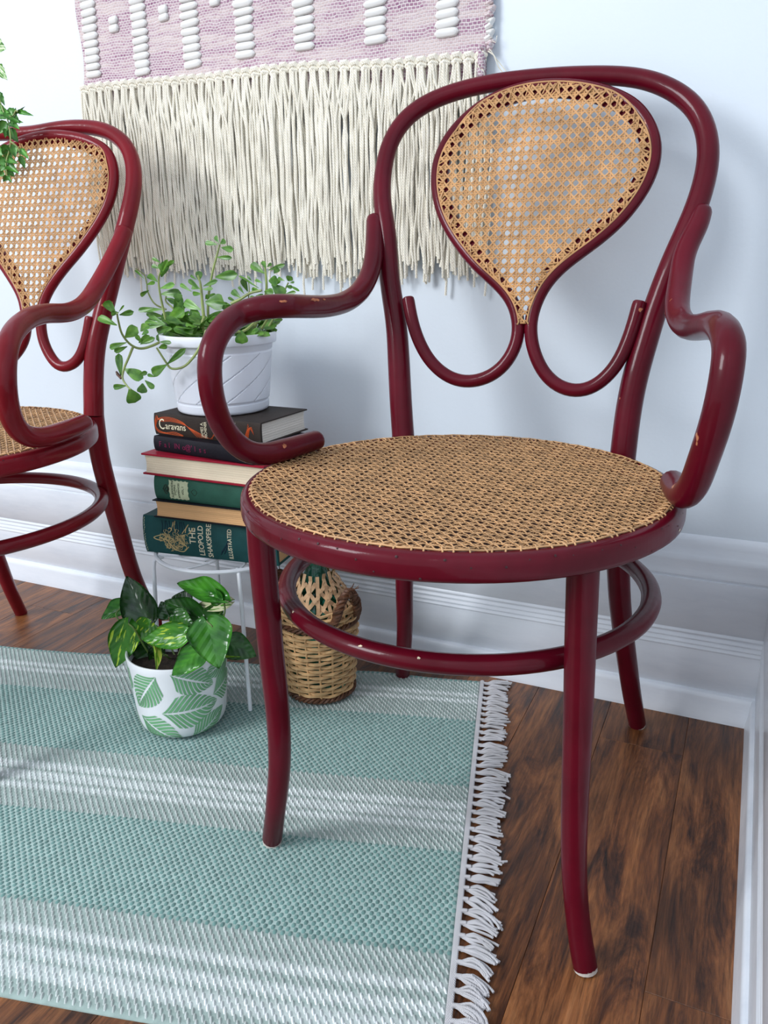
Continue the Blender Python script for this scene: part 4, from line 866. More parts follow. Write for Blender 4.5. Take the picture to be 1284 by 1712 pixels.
# raised yarn floats, staggered like the weave
mb = MB(); PU, PV = 0.0044, 0.0115
nu = int(ULEN/PU)
for i in range(1, nu):
    for j in range(int(RUGW/PV*1)+1):
        for s in (0,):
            v = (j+(0.5 if i % 2 else 0))*PV+0.003; u = i*PU
            if v > RUGW-.003: continue
            k = band(v); c = DOTC[k]; q = rr.uniform(.82, 1.15)
            hu, hv = (0.0026, 0.0040) if k == 0 else (0.0015, 0.0050)
            sk = 0.0 if k == 0 else 0.0014
            du = rr.uniform(-.0004, .0004); u += du; h = 0.0013 if k == 0 else .0015
            ring = [(-hu-sk*0, 0), (-hu*.6+sk, -hv*.8), (hu*.6+sk, -hv*.8), (hu, 0), (hu*.6-sk, hv*.8), (-hu*.6-sk, hv*.8)]
            vs = [rug_pt(u+a, v+b_, .0001) for a, b_ in ring]+[rug_pt(u+a*.45, v+b_*.5, h) for a, b_ in ring]
            fs = [(m, (m+1) % 6, 6+(m+1) % 6, 6+m) for m in range(6)]+[(6, 7, 8, 9, 10, 11)]
            mb.add(vs, fs, 0, tuple(min(1, x*q) for x in c))
            if False:   # second, finer row of pale flecks between
                v2 = v+PV*.5; 
                if v2 < RUGW-.003 and band(v2):
                    vs = [rug_pt(u+PU*.5+a*.62, v2+b_*.5-PV*.25, .0001) for a, b_ in ring]+[rug_pt(u+PU*.5+a*.3, v2+b_*.25-PV*.25, h*.8) for a, b_ in ring]
                    mb.add(vs, fs, 0, tuple(min(1, x*q*.8) for x in c))
mb.build('woven_yarn', M['yarn'], rug, kind='stuff', auto=None)
# cream hem along the fringed end
mb = MB(); tube(mb, [Vector(rug_pt(-.002, RUGW*k/80, .0006)) for k in range(81)], 0.0036, 8, flat=0.55, up=(1, 0, 0)); mb.build('rug_hem', M['rugcord'], rug)
nt_ = 41
for k in range(nt_):
    v = 0.008+(RUGW-.016)*k/(nt_-1); mb = MB(); r = rr
    bend = (0.0 if v < .30 else 0.75*(v-.30)/.3)+r.uniform(-.28, .28)
    p0 = Vector(rug_pt(-.004, v, .001)); L_ = r.uniform(.036, .046); out = -RU; dn = RV
    ko = p0+Vector((out.x, out.y, 0))*.004
    tube(mb, [p0, ko, ko+Vector((out.x, out.y, 0))*.003], 0.0026, 6)
    for s in range(8):
        sp = (s-3.5)/3.5; sh = sp*.0068+r.uniform(-.0012, .0012); wob = r.uniform(-.25, .25); ph = r.uniform(0, 6)
        z0 = .0022+(.0034 if s % 2 else 0)+r.uniform(0, .0015); LL = L_*r.uniform(.88, 1.06); pts = []; q = Vector((ko.x, ko.y, 0))
        for t in range(10):
            f = t/9; a = bend*(f**.8)+wob*f+.28*math.sin(f*4.5+ph)*(.3+.7*f)
            dx = out*math.cos(a)+dn*math.sin(a); nn = out*-math.sin(a)+dn*math.cos(a)
            if t: q = q+Vector((dx.x, dx.y, 0))*(LL/9)
            k2 = min(1, f*2.6); k2 = k2*k2*(3-2*k2); p = q+Vector((nn.x, nn.y, 0))*(sh*(.15+.85*k2)*(1-.25*f)); p.z = .0022+(z0-.0022+.0020*math.sin(PI*f))*min(1, f*3)*(1-.45*f)
            pts.append(p)
        tube(mb, pts, lambda t: 0.00165*(1-.15*t), 6, round_end=False)
    mb.build('fringe_tassel', M['rugcord'], rug)

# ------------------------------------------------------------------ wall hanging
WX0, WX1 = -0.808, -0.046
def wz(x):   # slightly sloping lower edge of the cloth
    t = (x-WX0)/(WX1-WX0); return 1.012-0.026*t+0.006*math.sin(t*PI)+.002*math.sin(t*14)
def wy(x, z): return -0.010-0.003*math.sin(x*9+z*4)-0.002*math.sin(z*23+x*3)
hang = thing('macrame_wall_hanging', 'mauve woven wall hanging with long cream fringe, above the potted succulent', 'wall hanging', (-0.427, -0.004, 1.44))
ho = Vector(hang.location); shift = Matrix.Translation(-ho)
mb = MB(); nx, nz_ = 90, 70; ZT = 1.43
for side in (0, 1):
    o = len(mb.v)
    for i in range(nx+1):
        x = WX0+(WX1-WX0)*i/nx
        for j in range(nz_+1):
            zb = wz(x)-0.030; z = zb+(ZT-zb)*j/nz_; xe = x-(.004*math.sin(z*40)+.05*(z-1.0)*.0) if i in (0, nx) else x
            mb.v.append((xe, wy(x, z)+(0.003 if side else 0), z))
    for i in range(nx):
        for j in range(nz_):
            a = o+i*(nz_+1)+j; f = (a, a+nz_+1, a+nz_+2, a+1); mb.f.append(f if not side else f[::-1]); mb.mi.append(0)
mb.build('woven_cloth', M['weave'], hang, auto=None, mat=shift)
mb = MB(); tube(mb, [(WX0-.04, -.012, ZT), (WX1+.04, -.012, ZT)], .010, 12); mb.build('hanging_rod', M['splint'], hang, mat=shift)
# fat white roving stitches (one shared mesh)
mb = MB(); n1, n2 = 10, 8; vs = []; fs = []
for i in range(n1+1):
    t = i/n1*2-1; x = t*0.0185; rr_ = (1-abs(t)**5)**.5 if abs(t) < 1 else 0
    for k in range(n2): a = 2*PI*k/n2; vs.append((x, -math.sin(a)*0.0046*rr_ if math.sin(a) > 0 else -math.sin(a)*.002*rr_, math.cos(a)*0.0063*rr_+.0006*math.sin(t*1.5)))
for i in range(n1):
    for k in range(n2): l = (k+1) % n2; fs.append((i*n2+k, i*n2+l, (i+1)*n2+l, (i+1)*n2+k))
mb.add(vs, fs); rov = mb.mesh('roving_stitch', M['roving'])
COLS = [(-0.783, 1.036), (-0.674, 1.030), (-0.567, 1.031), (-0.459, 1.034), (-0.3465, 1.033), (-0.224, 1.029), (-0.110, 1.026)]
def put_rov(x, z, s=1.0, tz=1.0):
    m = Matrix.Translation(Vector((x, wy(x, z)-.0012, z))) @ Matrix.Rotation(rr.uniform(-.05, .04), 4, 'Y') @ Matrix.Diagonal((s*rr.uniform(.94, 1.05), 1, tz*rr.uniform(.92, 1.08), 1))
    link('roving_stitch', rov, hang, mat=shift @ m)
for cx, z0 in COLS:
    for k in range(17): put_rov(cx+rr.uniform(-.0008, .0008)-.0009*k*0, z0+0.0122*k, 0.98 if cx < -.6 else 1.06)
for (x, z) in [(-0.729, 1.116), (-0.729, 1.103), (-0.620, 1.119), (-0.620, 1.107), (-0.513, 1.128), (-0.513, 1.116), (-0.404, 1.131), (-0.404, 1.119), (-0.287, 1.135), (-0.287, 1.123), (-0.165, 1.14), (-0.165, 1.128)]: put_rov(x, z, .58, 1.05)
# looped selvedge on the right
for k in range(26):
    z = 1.0+k*.0145; mb = MB(); x = WX1+.001
    tube(mb, [(x-.006, wy(x, z)-.003, z-.004), (x+.003, wy(x, z)-.006, z-.001), (x+.0045, wy(x, z)-.003, z+.005), (x-.005, wy(x, z), z+.007)], .0042 if k % 3 else .0052, 7, round_end=True)
    mb.build('edge_loop', M['roving'] if k % 4 in (1, 2) else M['weave'], hang, mat=shift)
mb = MB()
for k in range(5):
    tube(mb, [(WX1-.008+.004*math.cos(a*.9+k), -.016-.004*math.sin(a*.9+k), .962+a*.0035) for a in range(12)], .0026, 6)
mb.build('twisted_cord', M['weave'], hang, mat=shift)
mb = MB()
tube(mb, [(WX1, -.014, .995), (WX1+.010, -.016, .988), (WX1+.017, -.012, .972), (WX1+.024, -.010, .964)], .0009, 5)
tube(mb, [(WX1, -.014, .998), (WX1+.006, -.018, .994), (WX1+.014, -.012, .982), (WX1+.027, -.010, .967)], .0007, 5)
tube(mb, [(WX1, -.012, 1.01), (WX1+.012, -.014, 1.004), (WX1+.013, -.012, 1.013)], .0006, 5)
mb.build('loose_thread', M['cord'], hang, mat=shift)
NT = 42
for k in range(NT):
    x = WX0+.006+(WX1-.010-WX0-.006)*k/(NT-1); z0 = wz(x)+rr.uniform(-.001, .001); y0 = wy(x, z0)-.003
    mb = MB(); pitch = (WX1-WX0)/NT
    # knot
    tube(mb, [(x-pitch*.42, y0-.001, z0-.001), (x-pitch*.2, y0-.005, z0+.0035), (x+pitch*.2, y0-.005, z0+.004), (x+pitch*.44, y0-.001, z0)], .0046, 7, round_end=True)
    tube(mb, [(x-pitch*.40, y0-.001, z0-.006), (x, y0-.006, z0-.0035), (x+pitch*.40, y0-.001, z0-.005)], .0040, 7, round_end=True)
    kn = mb
    ob = kn.build('fringe_knot', M['cord'], hang, mat=shift)
    mb = MB()
    drift = -.0002*k+.0
    for s in range(13):
        fr = (s-6)/6.0; back = s % 2
        xe = x+fr*pitch*rr.uniform(.5, 1.25)+rr.uniform(-.005, .005); zend = 0.709+rr.uniform(-.020, .014)+(-.010 if k > 26 else 0)+.006*math.sin(k*1.7)
        if rr.random() < .04: zend -= .03
        nS = 16; pts = []; ph = rr.uniform(0, 6); am = rr.uniform(.0004, .0018); am2 = rr.uniform(0, .0040)
        for t in range(nS+1):
            f = t/nS; ff = min(1, f*3.2); ff = ff*ff*(3-2*ff)
            xx = x+fr*pitch*.22*(1-ff)+(xe-x)*ff+am*math.sin(f*19+ph)+am2*math.sin(f*7+ph*2)*f
            if k < 4: xx += .010*f
            yy = y0-.001-(.0045 if not back else -.001)-.0035*math.sin(f*PI)*(1 if not back else .2)+.0016*math.sin(f*11+ph)
            yy = min(yy, -.0035); pts.append((xx, yy, z0-.006+(zend-z0+.006)*f))
        tube(mb, pts, 0.00185, 6)
    mb.build('fringe_tassel', M['cord'], hang, mat=shift)

# ------------------------------------------------------------------ plant stand
SX, SY, SZ = -0.433, -0.199, 0.249; SR = .1175
stand = thing('wire_plant_stand', 'small white wire plant stand under the stack of books', 'plant stand', (SX, SY, 0.004))
mb = MB(); so = 0.004
tube(mb, [(SR*math.cos(2*PI*k/72), SR*math.sin(2*PI*k/72), SZ-so-.002) for k in range(72)], .0037, 8, closed=True, up=(0, 0, 1)); mb.build('top_ring', M['white_wire'], stand)
mb = MB(); tube(mb, [(.035*math.cos(2*PI*k/36), .035*math.sin(2*PI*k/36), SZ-so-.001) for k in range(36)], .0022, 6, closed=True, up=(0, 0, 1)); mb.build('inner_ring', M['white_wire'], stand)
for q in range(8):
    a0 = q*PI/4; mb = MB(); pts = []
    for t in range(26):
        f = t/25; a = a0+1.15*f; r_ = SR-.002-(SR-.040)*math.sin(f*PI*.75)*.9
        pts.append((r_*math.cos(a), r_*math.sin(a), SZ-so-.002+.0012))
    c0 = Vector(pts[-1])
    for t in range(14):
        f = t/13; rr_ = .013*(1-f*.6); a = a0+1.15+2.4+f*4.2
        pts.append((c0.x+rr_*math.cos(a)-.013*math.cos(a0+3.55), c0.y+rr_*math.sin(a)-.013*math.sin(a0+3.55), c0.z))
    tube(mb, pts, .0018, 6); mb.build('scroll', M['white_wire'], stand)
for a in (-46, -134, 136, 46):
    a = math.radians(a); c, s = math.cos(a), math.sin(a); mb = MB()
    tube(mb, [((SR-.012)*c, (SR-.012)*s, SZ-so-.0045), ((SR-.002)*c, (SR-.002)*s, SZ-so-.0045), ((SR+.004)*c, (SR+.004)*s, SZ-so-.009), ((SR+.006)*c, (SR+.006)*s, SZ-so-.02), ((SR+.012)*c, (SR+.012)*s, .11), ((SR+.0175)*c, (SR+.0175)*s, .0015)], .0034, 8)
    mb.build('leg', M['white_wire'], stand)

# ------------------------------------------------------------------ books
def flatmat(name, col, rough=0.6, var=.15, vs_=40, bump=.25, bs=500, **k): M[name] = simple(name, col, rough, bump, bs, var, vs_, spec=0.18, **k); return M[name]
flatmat('cloth_teal', (0.014, 0.070, 0.070)); flatmat('cloth_green', (0.026, 0.095, 0.065)); flatmat('cloth_black', (0.008, 0.007, 0.012)); flatmat('cloth_brown', (0.030, 0.021, 0.017))
flatmat('cover_red', (0.30, 0.008, 0.026), .45, .08); flatmat('cover_dark', (0.006, 0.007, 0.011)); flatmat('worn_edge', (0.42, 0.42, 0.30), .8, .3)
flatmat('paper_cream', (0.80, 0.68, 0.50), .85, .05, 8, stretch=(.2, .2, 60)); flatmat('paper_peach', (0.72, 0.42, 0.20), .85, .14, 8, stretch=(.2, .2, 60)); flatmat('paper_white', (0.70, 0.65, 0.58), .85, .12, 10, stretch=(.2, .2, 60))
flatmat('gold', (0.58, 0.43, 0.20), .45); flatmat('gold_pale', (0.74, 0.67, 0.48), .5); flatmat('foil_orange', (0.62, 0.10, 0.025), .5); flatmat('foil_wine', (0.16, 0.012, 0.05), .5); flatmat('label_paper', (0.52, 0.56, 0.36), .8); flatmat('ink', (0.03, 0.045, 0.03), .7); flatmat('blue_black', (0.010, 0.028, 0.045), .7)
def book(label, x, y, ang, z0, T, Lx, D, cover, pages, face='spine', bt=0.0022, bulge=0.004):
    root = thing('book', label, 'book', (x, y, z0), math.radians(ang), 'books stacked on the plant stand')
    T -= .0004; mb = MB()
    for (za, zb) in ((0, bt), (T-bt, T)):
        y0 = 0.003 if face == 'spine' else 0.0; y1 = D-(0 if face == 'spine' else .003)
        b4 = MB(); e = .0005
        vs = []
        for (ins, z) in ((e, za), (0, za+e), (0, zb-e), (e, zb)): vs += [(ins, y0+ins, z), (Lx-ins, y0+ins, z), (Lx-ins, y1-ins, z), (ins, y1-ins, z)]
        fs = [(3, 2, 1, 0), (12, 13, 14, 15)]
        for r_ in range(3):
            for k in range(4): l = (k+1) % 4; fs.append((r_*4+k, r_*4+l, r_*4+4+l, r_*4+4+k))
        mb.add(vs, fs)
    # curved spine
    sgn, yb = (-1, 0.004) if face == 'spine' else (1, D-.004)
    n = 14; vs = []; fs = []
    for i in range(n+1):
        f = i/n; z = T*f; q = 1-(2*f-1)**2; q2 = q**.5 if q > 0 else 0
        yo = yb+sgn*(.004+bulge*q*.6+bulge*.4*q2) ; yi = yb+sgn*.0018*q2
        vs += [(0, yo, z), (Lx, yo, z), (Lx, yi, z), (0, yi, z)]
    for i in range(n):
        o = i*4
        for k in range(4): l = (k+1) % 4; fs.append((o+k, o+l, o+4+l, o+4+k))
    fs += [(0, 3, 2, 1), (n*4, n*4+1, n*4+2, n*4+3)]
    mb.add(vs, fs); mb.build('cover', cover, root, auto=35)
    # text block with a few visible leaves in relief
    mb = MB(); ins = .0035; n = 16; vs = []; fs = []
    ya, yb2 = (.004, D-ins) if face == 'spine' else (ins, D-.004)
    for i in range(n+1):
        f = i/n; z = bt+(T-2*bt)*f; j = (.00035 if i % 2 else 0); cv = .0025*(1-(2*f-1)**2)
        a, b_ = (ya, yb2-cv-j) if face == 'spine' else (ya+cv+j, yb2)
        vs += [(ins+j, a, z), (Lx-ins-j, a, z), (Lx-ins-j, b_, z), (ins+j, b_, z)]
    for i in range(n):
        o = i*4
        for k in range(4): l = (k+1) % 4; fs.append((o+k, o+l, o+4+l, o+4+k))
    mb.add(vs, fs); mb.build('pages', pages, root, auto=20)
    def sy(z):
        f = min(1, max(0, z/T)); q = 1-(2*f-1)**2; return 0.004-(.004+bulge*q*.6+bulge*.4*math.sqrt(max(q, 0)))
    def warp(v): return Vector((v.x, sy(v.z)-.0002+v.y, v.z))
    return root, warp, T
def ribbon(parent, name, lines, mat, warp, r=.0005, label=None):
    mb = MB()
    for ln, rad in lines:
        tube(mb, [warp(Vector((x, 0, z))) for x, z in ln], rad or r, 5, up=(0, 1, 0))
    return mb.build(name, mat, parent, label=label, auto=None)
def wav(pts, n=6): return [(p.x, p.z) for p in crs([(x, 0, z) for x, z in pts], n)]

# 1 bottom: large green volume
bk, wp, T = book('thick dark green antique book with gold title, bottom of the stack', -0.536, -0.2800, 6.4, 0.252, .065, .243, .150, M['cloth_teal'], M['paper_peach'], bulge=.005)
up_, lf_ = (0, 0, 1), (-1, 0, 0)
for s, x, z, sz in (('THE', .0985, .024, .0165), ('LEOPOLD', .1125, .0045, .0135), ('SHAKSPERE', .1275, .0030, .0128), ('ILLUSTRATED', .1640, .0040, .0105)):
    text(bk, 'title_lettering', s, sz, (x, 0, z), up_, lf_, M['gold_pale'], wp, sx={'THE': .92, 'LEOPOLD': .88, 'SHAKSPERE': .88, 'ILLUSTRATED': .80}[s], offset=.00012)
r = random.Random(2); lines = []
for k in range(110):
    a = r.uniform(0, 6.28); q = r.random()**.6; cx, cz = .058+.026*q*math.cos(a), .027+.0175*q*math.sin(a); s0 = r.uniform(0, 6.28); rr0 = r.uniform(.0025, .0055)
    lines.append(([(cx+rr0*(1-t/13)*math.cos(s0+t*.45), cz+rr0*(1-t/13)*math.sin(s0+t*.45)) for t in range(9)], .00042))
for p in ([(.040, .036), (.030, .033), (.020, .029), (.024, .026), (.036, .024)], [(.074, .040), (.082, .050), (.086, .056), (.082, .050), (.080, .042)], [(.085, .040), (.092, .046), (.096, .052)], [(.050, .040), (.055, .046), (.058, .058)], [(.062, .042), (.060, .050), (.061, .060)], [(.056, .044), (.052, .048), (.049, .046)], [(.030, .029), (.044, .026), (.056, .012), (.072, .008), (.084, .018)]):
    lines.append((wav(p), .0008))
ribbon(bk, 'gilt_ornament', lines, M['gold'], wp)
lines = [(wav([(.036+k*.0046, .038+(k % 2)*.003), (.038+k*.0046, .048), (.0365+k*.0046+.0015*math.sin(k*2), .059)]), .00075) for k in range(10)]
ribbon(bk, 'dark_ornament', lines, M['blue_black'], wp)
lines = [(wav([(.143+.003*k, .012+.004*k), (.146+.003*k, .018+.004*k), (.151+.002*k, .018+.004*k), (.149+.0025*k, .012+.004*k)]), .0007) for k in range(5)]+[(wav([(.142, .010), (.150, .022), (.158, .036)]), .0007)]
ribbon(bk, 'dark_sprig', lines, M['blue_black'], wp)
lines = [([wavx for wavx in [(.0012+r.uniform(0, .002), z*.001*T/ .065), (.002+r.uniform(0, .002), (z+3)*.001)]], .0006) for z in range(3, 60, 4)]
ribbon(bk, 'worn_edge', lines, M['worn_edge'], wp)
# 2 fore-edge out, dark covers
book('book with dark covers and peach page edges facing out, second from the bottom', -0.510, -0.2840, 3.0, 0.317, .030, .200, .140, M['cover_dark'], M['paper_peach'], 'fore', bt=.0020, bulge=.003)
# 3 green with paper label
bk, wp, T = book('slim green cloth book with a pale paper spine label', -0.5075, -0.2750, 1.5, 0.347, .0385, .200, .135, M['cloth_green'], M['paper_peach'], bulge=.004)
mb = MB(); nzl, nxl = 10, 14; x0, x1, z0, z1 = .030, .066, .004, .0335
gv = []
for i in range(nxl+1):
    for j in range(nzl+1):
        x = x0+(x1-x0)*i/nxl; z = z0+(z1-z0)*j/nzl
        if j in (0, nzl): z += (.0012 if i % 3 == 0 else 0)*(1 if j else -1)
        if i in (0, nxl): x += (.0012 if j % 3 == 1 else 0)*(1 if i else -1)
        v = wp(Vector((x, -.0002, z))); gv.append(tuple(v))
gf = [(i*(nzl+1)+j, (i+1)*(nzl+1)+j, (i+1)*(nzl+1)+j+1, i*(nzl+1)+j+1) for i in range(nxl) for j in range(nzl)]
mb.add(gv, gf); lab = mb.build('spine_label', M['label_paper'], bk, auto=None)
wl = lambda v: wp(Vector((v.x, v.y-.0004, v.z)))
for s, x, z, sz in (('ALEXANDRE', .0375, .0055, .0050), ('DUMAS', .0425, .0100, .0052), ('—', .0460, .0150, .0050), ('ROMANCES', .0500, .0060, .0046), ('VOL. I', .0580, .0120, .0052)):
    text(lab, 'label_lettering', s, sz, (x, 0, z), up_, lf_, M['ink'], wl)
lines = [(wav([(.018, .019), (.023, .026), (.029, .019), (.023, .011), (.018, .019)]), .0008), (wav([(.021, .019), (.024, .022), (.027, .019), (.024, .015), (.021, .019)]), .0010), (wav([(.072, .019), (.078, .023), (.083, .019), (.078, .013), (.072, .019)]), .0004)]
ribbon(bk, 'stamped_ornament', lines, M['ink'], wp)
# 4 red, fore-edge out
book('bright red hardback with cream page edges facing out, middle of the stack', -0.5285, -0.2775, -0.8, 0.3860, .0355, .235, .150, M['cover_red'], M['paper_cream'], 'fore', bt=.0030, bulge=.003)
# 5 black cloth with wine-red lettering
bk, wp, T = book('black cloth book with faded wine red lettering, second from the top', -0.5160, -0.2560, -7.0, 0.4220, .0250, .205, .130, M['cloth_black'], M['paper_cream'], bulge=.003)
for s, x in (('F', .012), ('a', .024), ('l', .034), ('IN', .046), ('o', .064), ('@', .070), ("'", .083), ('l', .090), ('s', .100), ('s', .110)):
    text(bk, 'title_lettering', s, .0125, (x, 0, .0085), (1, 0, 0), (0, 0, 1), M['foil_wine'], wp)
# 6 top: dark brown spine with orange strands
bk, wp, T = book('dark brown hardback with orange strands and a silver title, top of the stack', -0.5190, -0.2475, -3.0, 0.4470, .0350, .2105, .128, M['cloth_brown'], M['paper_white'], bulge=.0025)
M_cov = M['cover_dark']
text(bk, 'title_lettering', 'C', .0245, (.0100, 0, .0100), (1, 0, 0), (0, 0, 1), M['gold_pale'], wp, sx=.72)
text(bk, 'title_lettering', 'aravans', .0155, (.0235, 0, .0110), (1, 0, 0), (0, 0, 1), M['gold_pale'], wp, sx=.92)
text(bk, 'author_lettering', 'JAMES A.', .0075, (.1010, 0, .0035), up_, lf_, M['gold_pale'], wp, sx=.85)
text(bk, 'author_lettering', 'MICHENER', .0075, (.1080, 0, .0025), up_, lf_, M['gold_pale'], wp, sx=.72)
text(bk, 'publisher_lettering', 'RANDOM HOUSE', .0042, (.1640, 0, .0035), up_, lf_, M['gold_pale'], wp, sx=.85)
lines = []
for k in range(7):
    o = k*.0019
    lines.append((wav([(.002, .008+o*1.2), (.006, .020+o), (.014, .0285-o*.5), (.036, .030-o*.55), (.060, .0245-o*.3), (.074+o*.6, .014), (.088+o*2.2, .0015)]), .00024))
for k in range(4):
    o = k*.0014; lines.append((wav([(.0015, .018-o*2), (.008, .0080-o), (.022, .0045-o*.4), (.040, .0070-o*1.2), (.058, .0030-o*.4)]), .00024))
for k in range(8):
    o = k*.0030; lines.append((wav([(.1720+o*.6, .0015+.0002*k), (.1800+o*.35, .0100), (.1860+o*.35, .0220+.0008*k), (.1880+o*.5, .0315-.0022*k)]), .00028))
for k in range(4):
    lines.append((wav([(.112+k*.0015, .0015), (.122, .0080+k*.001), (.140, .0180+k*.001), (.158, .0320)]), .00022))
ribbon(bk, 'orange_strands', lines, M['foil_orange'], wp)
lines = [(wav([(.150+k*.0021, .0055), (.150+k*.0021+.0004, .012+(k % 3)*.003), (.1500+k*.0021, .018+(k % 2)*.006)]), .0007) for k in range(6)]
ribbon(bk, 'house_emblem', lines, M['gold_pale'], wp)

# ------------------------------------------------------------------ leaves
def leaf_mesh(name, mat, outline, fold, curl, thick=0.0, n=12, nt=3, droop=0.0, wave=0.0):
    """unit leaf: x 0..1 base to tip, half width outline(x) in units of width 1, z up"""
    mb = MB(); vs = []; fs = []; cols = 2*nt+1
    def pt(i, k, side):
        x = i/n; t = (k-nt)/nt; hw = outline(x)*.5; back = 0
        y = t*hw; z = fold*abs(t)*hw*1.2-fold*.1*hw-curl*x*x+wave*math.sin(x*9+t*2)*abs(t)*hw
        xx = x+back_of(x, t)
        zz = z-(thick*(1-t*t)**.5*min(1, 4*x*(1-x)+.15) if side else -thick*.35*(1-t*t)**.5*min(1, 4*x*(1-x)+.15))
        return (xx, y, zz)
    def back_of(x, t): return -lobe*abs(t)**1.5*(1-x)**2
    lobe = 0.13 if name.startswith('heart') else 0.0
    for side in ((0, 1) if thick else (0,)):
        o = len(vs)
        for i in range(n+1):
            for k in range(cols): vs.append(pt(i, k, side))
        for i in range(n):
            for k in range(cols-1):
                a = o+i*cols+k; f = (a, a+cols, a+cols+1, a+1); fs.append(f if side else f[::-1])
    if not thick:   # give thin leaves a real under-surface
        o = len(vs); vs += [(x, y, z-.006) for x, y, z in vs[:o]]
        fs += [tuple(reversed([q+o for q in f])) for f in fs[:]]
        rim = [k for k in range(cols)]+[i*cols+cols-1 for i in range(1, n+1)]+[n*cols+k for k in range(cols-2, -1, -1)]+[i*cols for i in range(n-1, 0, -1)]
        for q in range(len(rim)): a, b_ = rim[q], rim[(q+1) % len(rim)]; fs.append((a, b_, b_+o, a+o))
    mb.add(vs, fs); return mb.mesh(name, mat, True, None)
def frame(base, d, nrm, sx_, sy_, sz_):
    X = Vector(d).normalized(); Z = Vector(nrm); Z = (Z-X*Z.dot(X)).normalized(); Y = Z.cross(X)
    m = Matrix(((X.x*sx_, Y.x*sy_, Z.x*sz_, base[0]), (X.y*sx_, Y.y*sy_, Z.y*sz_, base[1]), (X.z*sx_, Y.z*sy_, Z.z*sz_, base[2]), (0, 0, 0, 1)))
    return m

# ------------------------------------------------------------------ potted succulent on the books
PX, PY, PZ = -0.432, -0.178, 0.4822
suc = thing('potted_succulent', 'trailing succulent in a white ribbed plastic pot on top of the books', 'plant', (PX, PY, PZ))
H_ = 0.1235
def prof_pot(z):
    return .0735+(.0868-.0735)*z/H_
NS = 220; prof = [(0.0, 0.0005), (.060, .0005), (.0712, .0008), (.0733, .003), (.0742, .0065), (.0742, .0145), (.0728, .0155), (.0728, .0172), (.0740, .0185)]
zz = [.0185+(.0945-.0185)*k/60 for k in range(1, 61)]
prof += [(prof_pot(z), z) for z in zz]+[(.0828, .0955), (.0828, .0972), (.0842, .0985), (.0850, .1060), (.0858, .1068), (.0905, .1075), (.0915, .1090), (.0925, .1215), (.0918, .1232), (.0895, H_), (.0868, .1230), (.0855, .1190), (.0835, .100), (.0800, .100)]
def groove(r_, z, a):
    if .0185 < z < .0945 and r_ > .07:
        ph = (a*10/(2*PI)-z*30.0) % 1.0; d = min(ph, 1-ph)
        if d < .022: return r_-.0030*(1-d/.022)
    return r_
mb = MB(); lathe(mb, prof, 560, rfun=groove); mb.build('pot', M['white_plastic'], suc, auto=50)
mb = MB(); lathe(mb, [(0, .108), (.03, .1085), (.06, .1065), (.0835, .106)], 40); mb.build('soil', M['soil'], suc)
inv = Matrix.Translation(Vector((-PX, -PY, -PZ)))
def spat(x): return 0.14*(1-x)**.5+1.32*(1.69*x**1.25*(1-x)**.45) if 0 < x < 1 else (.14 if x <= 0 else 0.0)
spats = [leaf_mesh('leaf', M['suc'], spat, .12, c, thick=.07, n=9, nt=3) for c in (.10, -.06, .22)]
for pts, r0, r1 in SUC_STEMS:
    mb = MB(); C = crs(pts, 5); tube(mb, C, lambda t: r0*.8+(r1*.8-r0*.8)*t, 7); mb.build('stem', M['stem'], suc, mat=inv)
for i, (b_, d, n_, ln, wd) in enumerate(SUC_LEAVES):
    link('leaf', spats[i % 3], suc, mat=inv @ frame(b_, d, n_, ln, wd*1.12, max(ln, wd)*.9))
r = random.Random(21)
for i in range(130):   # small leaves filling the crown of the pot
    a = r.uniform(0, 6.28); q = r.uniform(.01, .078); b_ = (PX+q*math.cos(a), PY+q*math.sin(a), PZ+r.uniform(.108, .138)); d = Vector((math.cos(a+r.uniform(-.8, .8)), math.sin(a+r.uniform(-.8, .8)), r.uniform(-.1, 1.1)))
    link('leaf', spats[i % 3], suc, mat=inv @ frame(b_, d, (r.uniform(-.4, .4), -.6+r.uniform(-.3, .3), .8), r.uniform(.020, .034), r.uniform(.013, .019), .025))
mb = MB(); tube(mb, [Vector((-.0, 0, 0))+Vector(v) for v in ((-0.5485, -.290, .5525), (-0.5465, -.290, .5485), (-0.5425, -.290, .5445), (-.5395, -.290, .5420))], lerp_table([(0, .0015), (.4, .0028), (.7, .0022), (1, .0026)]), 7, round_end=True); mb.build('dry_leaf', M['brown_wicker'], suc, mat=inv)

# ------------------------------------------------------------------ pothos in the leaf-patterned pot
QX, QY, QZ = -0.4235, -0.3610, 0.0058
poth = thing('potted_pothos', 'green pothos in a white pot with carved green leaf pattern, on the rug', 'plant', (QX, QY, QZ))
PP = [(0.0, .0), (.048, .0), (.0560, .0015), (.0625, .0060), (.0670, .0130), (.0695, .0230), (.0712, .040), (.0730, .065), (.0752, .095), (.0772, .120), (.0780, .1290), (.0772, .1312), (.0755, .1312), (.0745, .1295), (.0735, .120), (.072, .110)]
def pr(z):
    for (r0, z0), (r1, z1) in zip(PP[1:10], PP[2:11]):
        if z <= z1: return r0+(r1-r0)*(z-z0)/(z1-z0)
    return .078
mb = MB(); lathe(mb, PP, 96); mb.build('pot', M['white_ceramic'], poth, auto=60)
mb = MB(); lathe(mb, [(0, .112), (.072, .110)], 32); mb.build('soil', M['soil'], poth)
def wrap(th, z, e=.0005):
    z = max(z, .004); r_ = pr(z)+e; return (r_*math.cos(th), r_*math.sin(th), z)
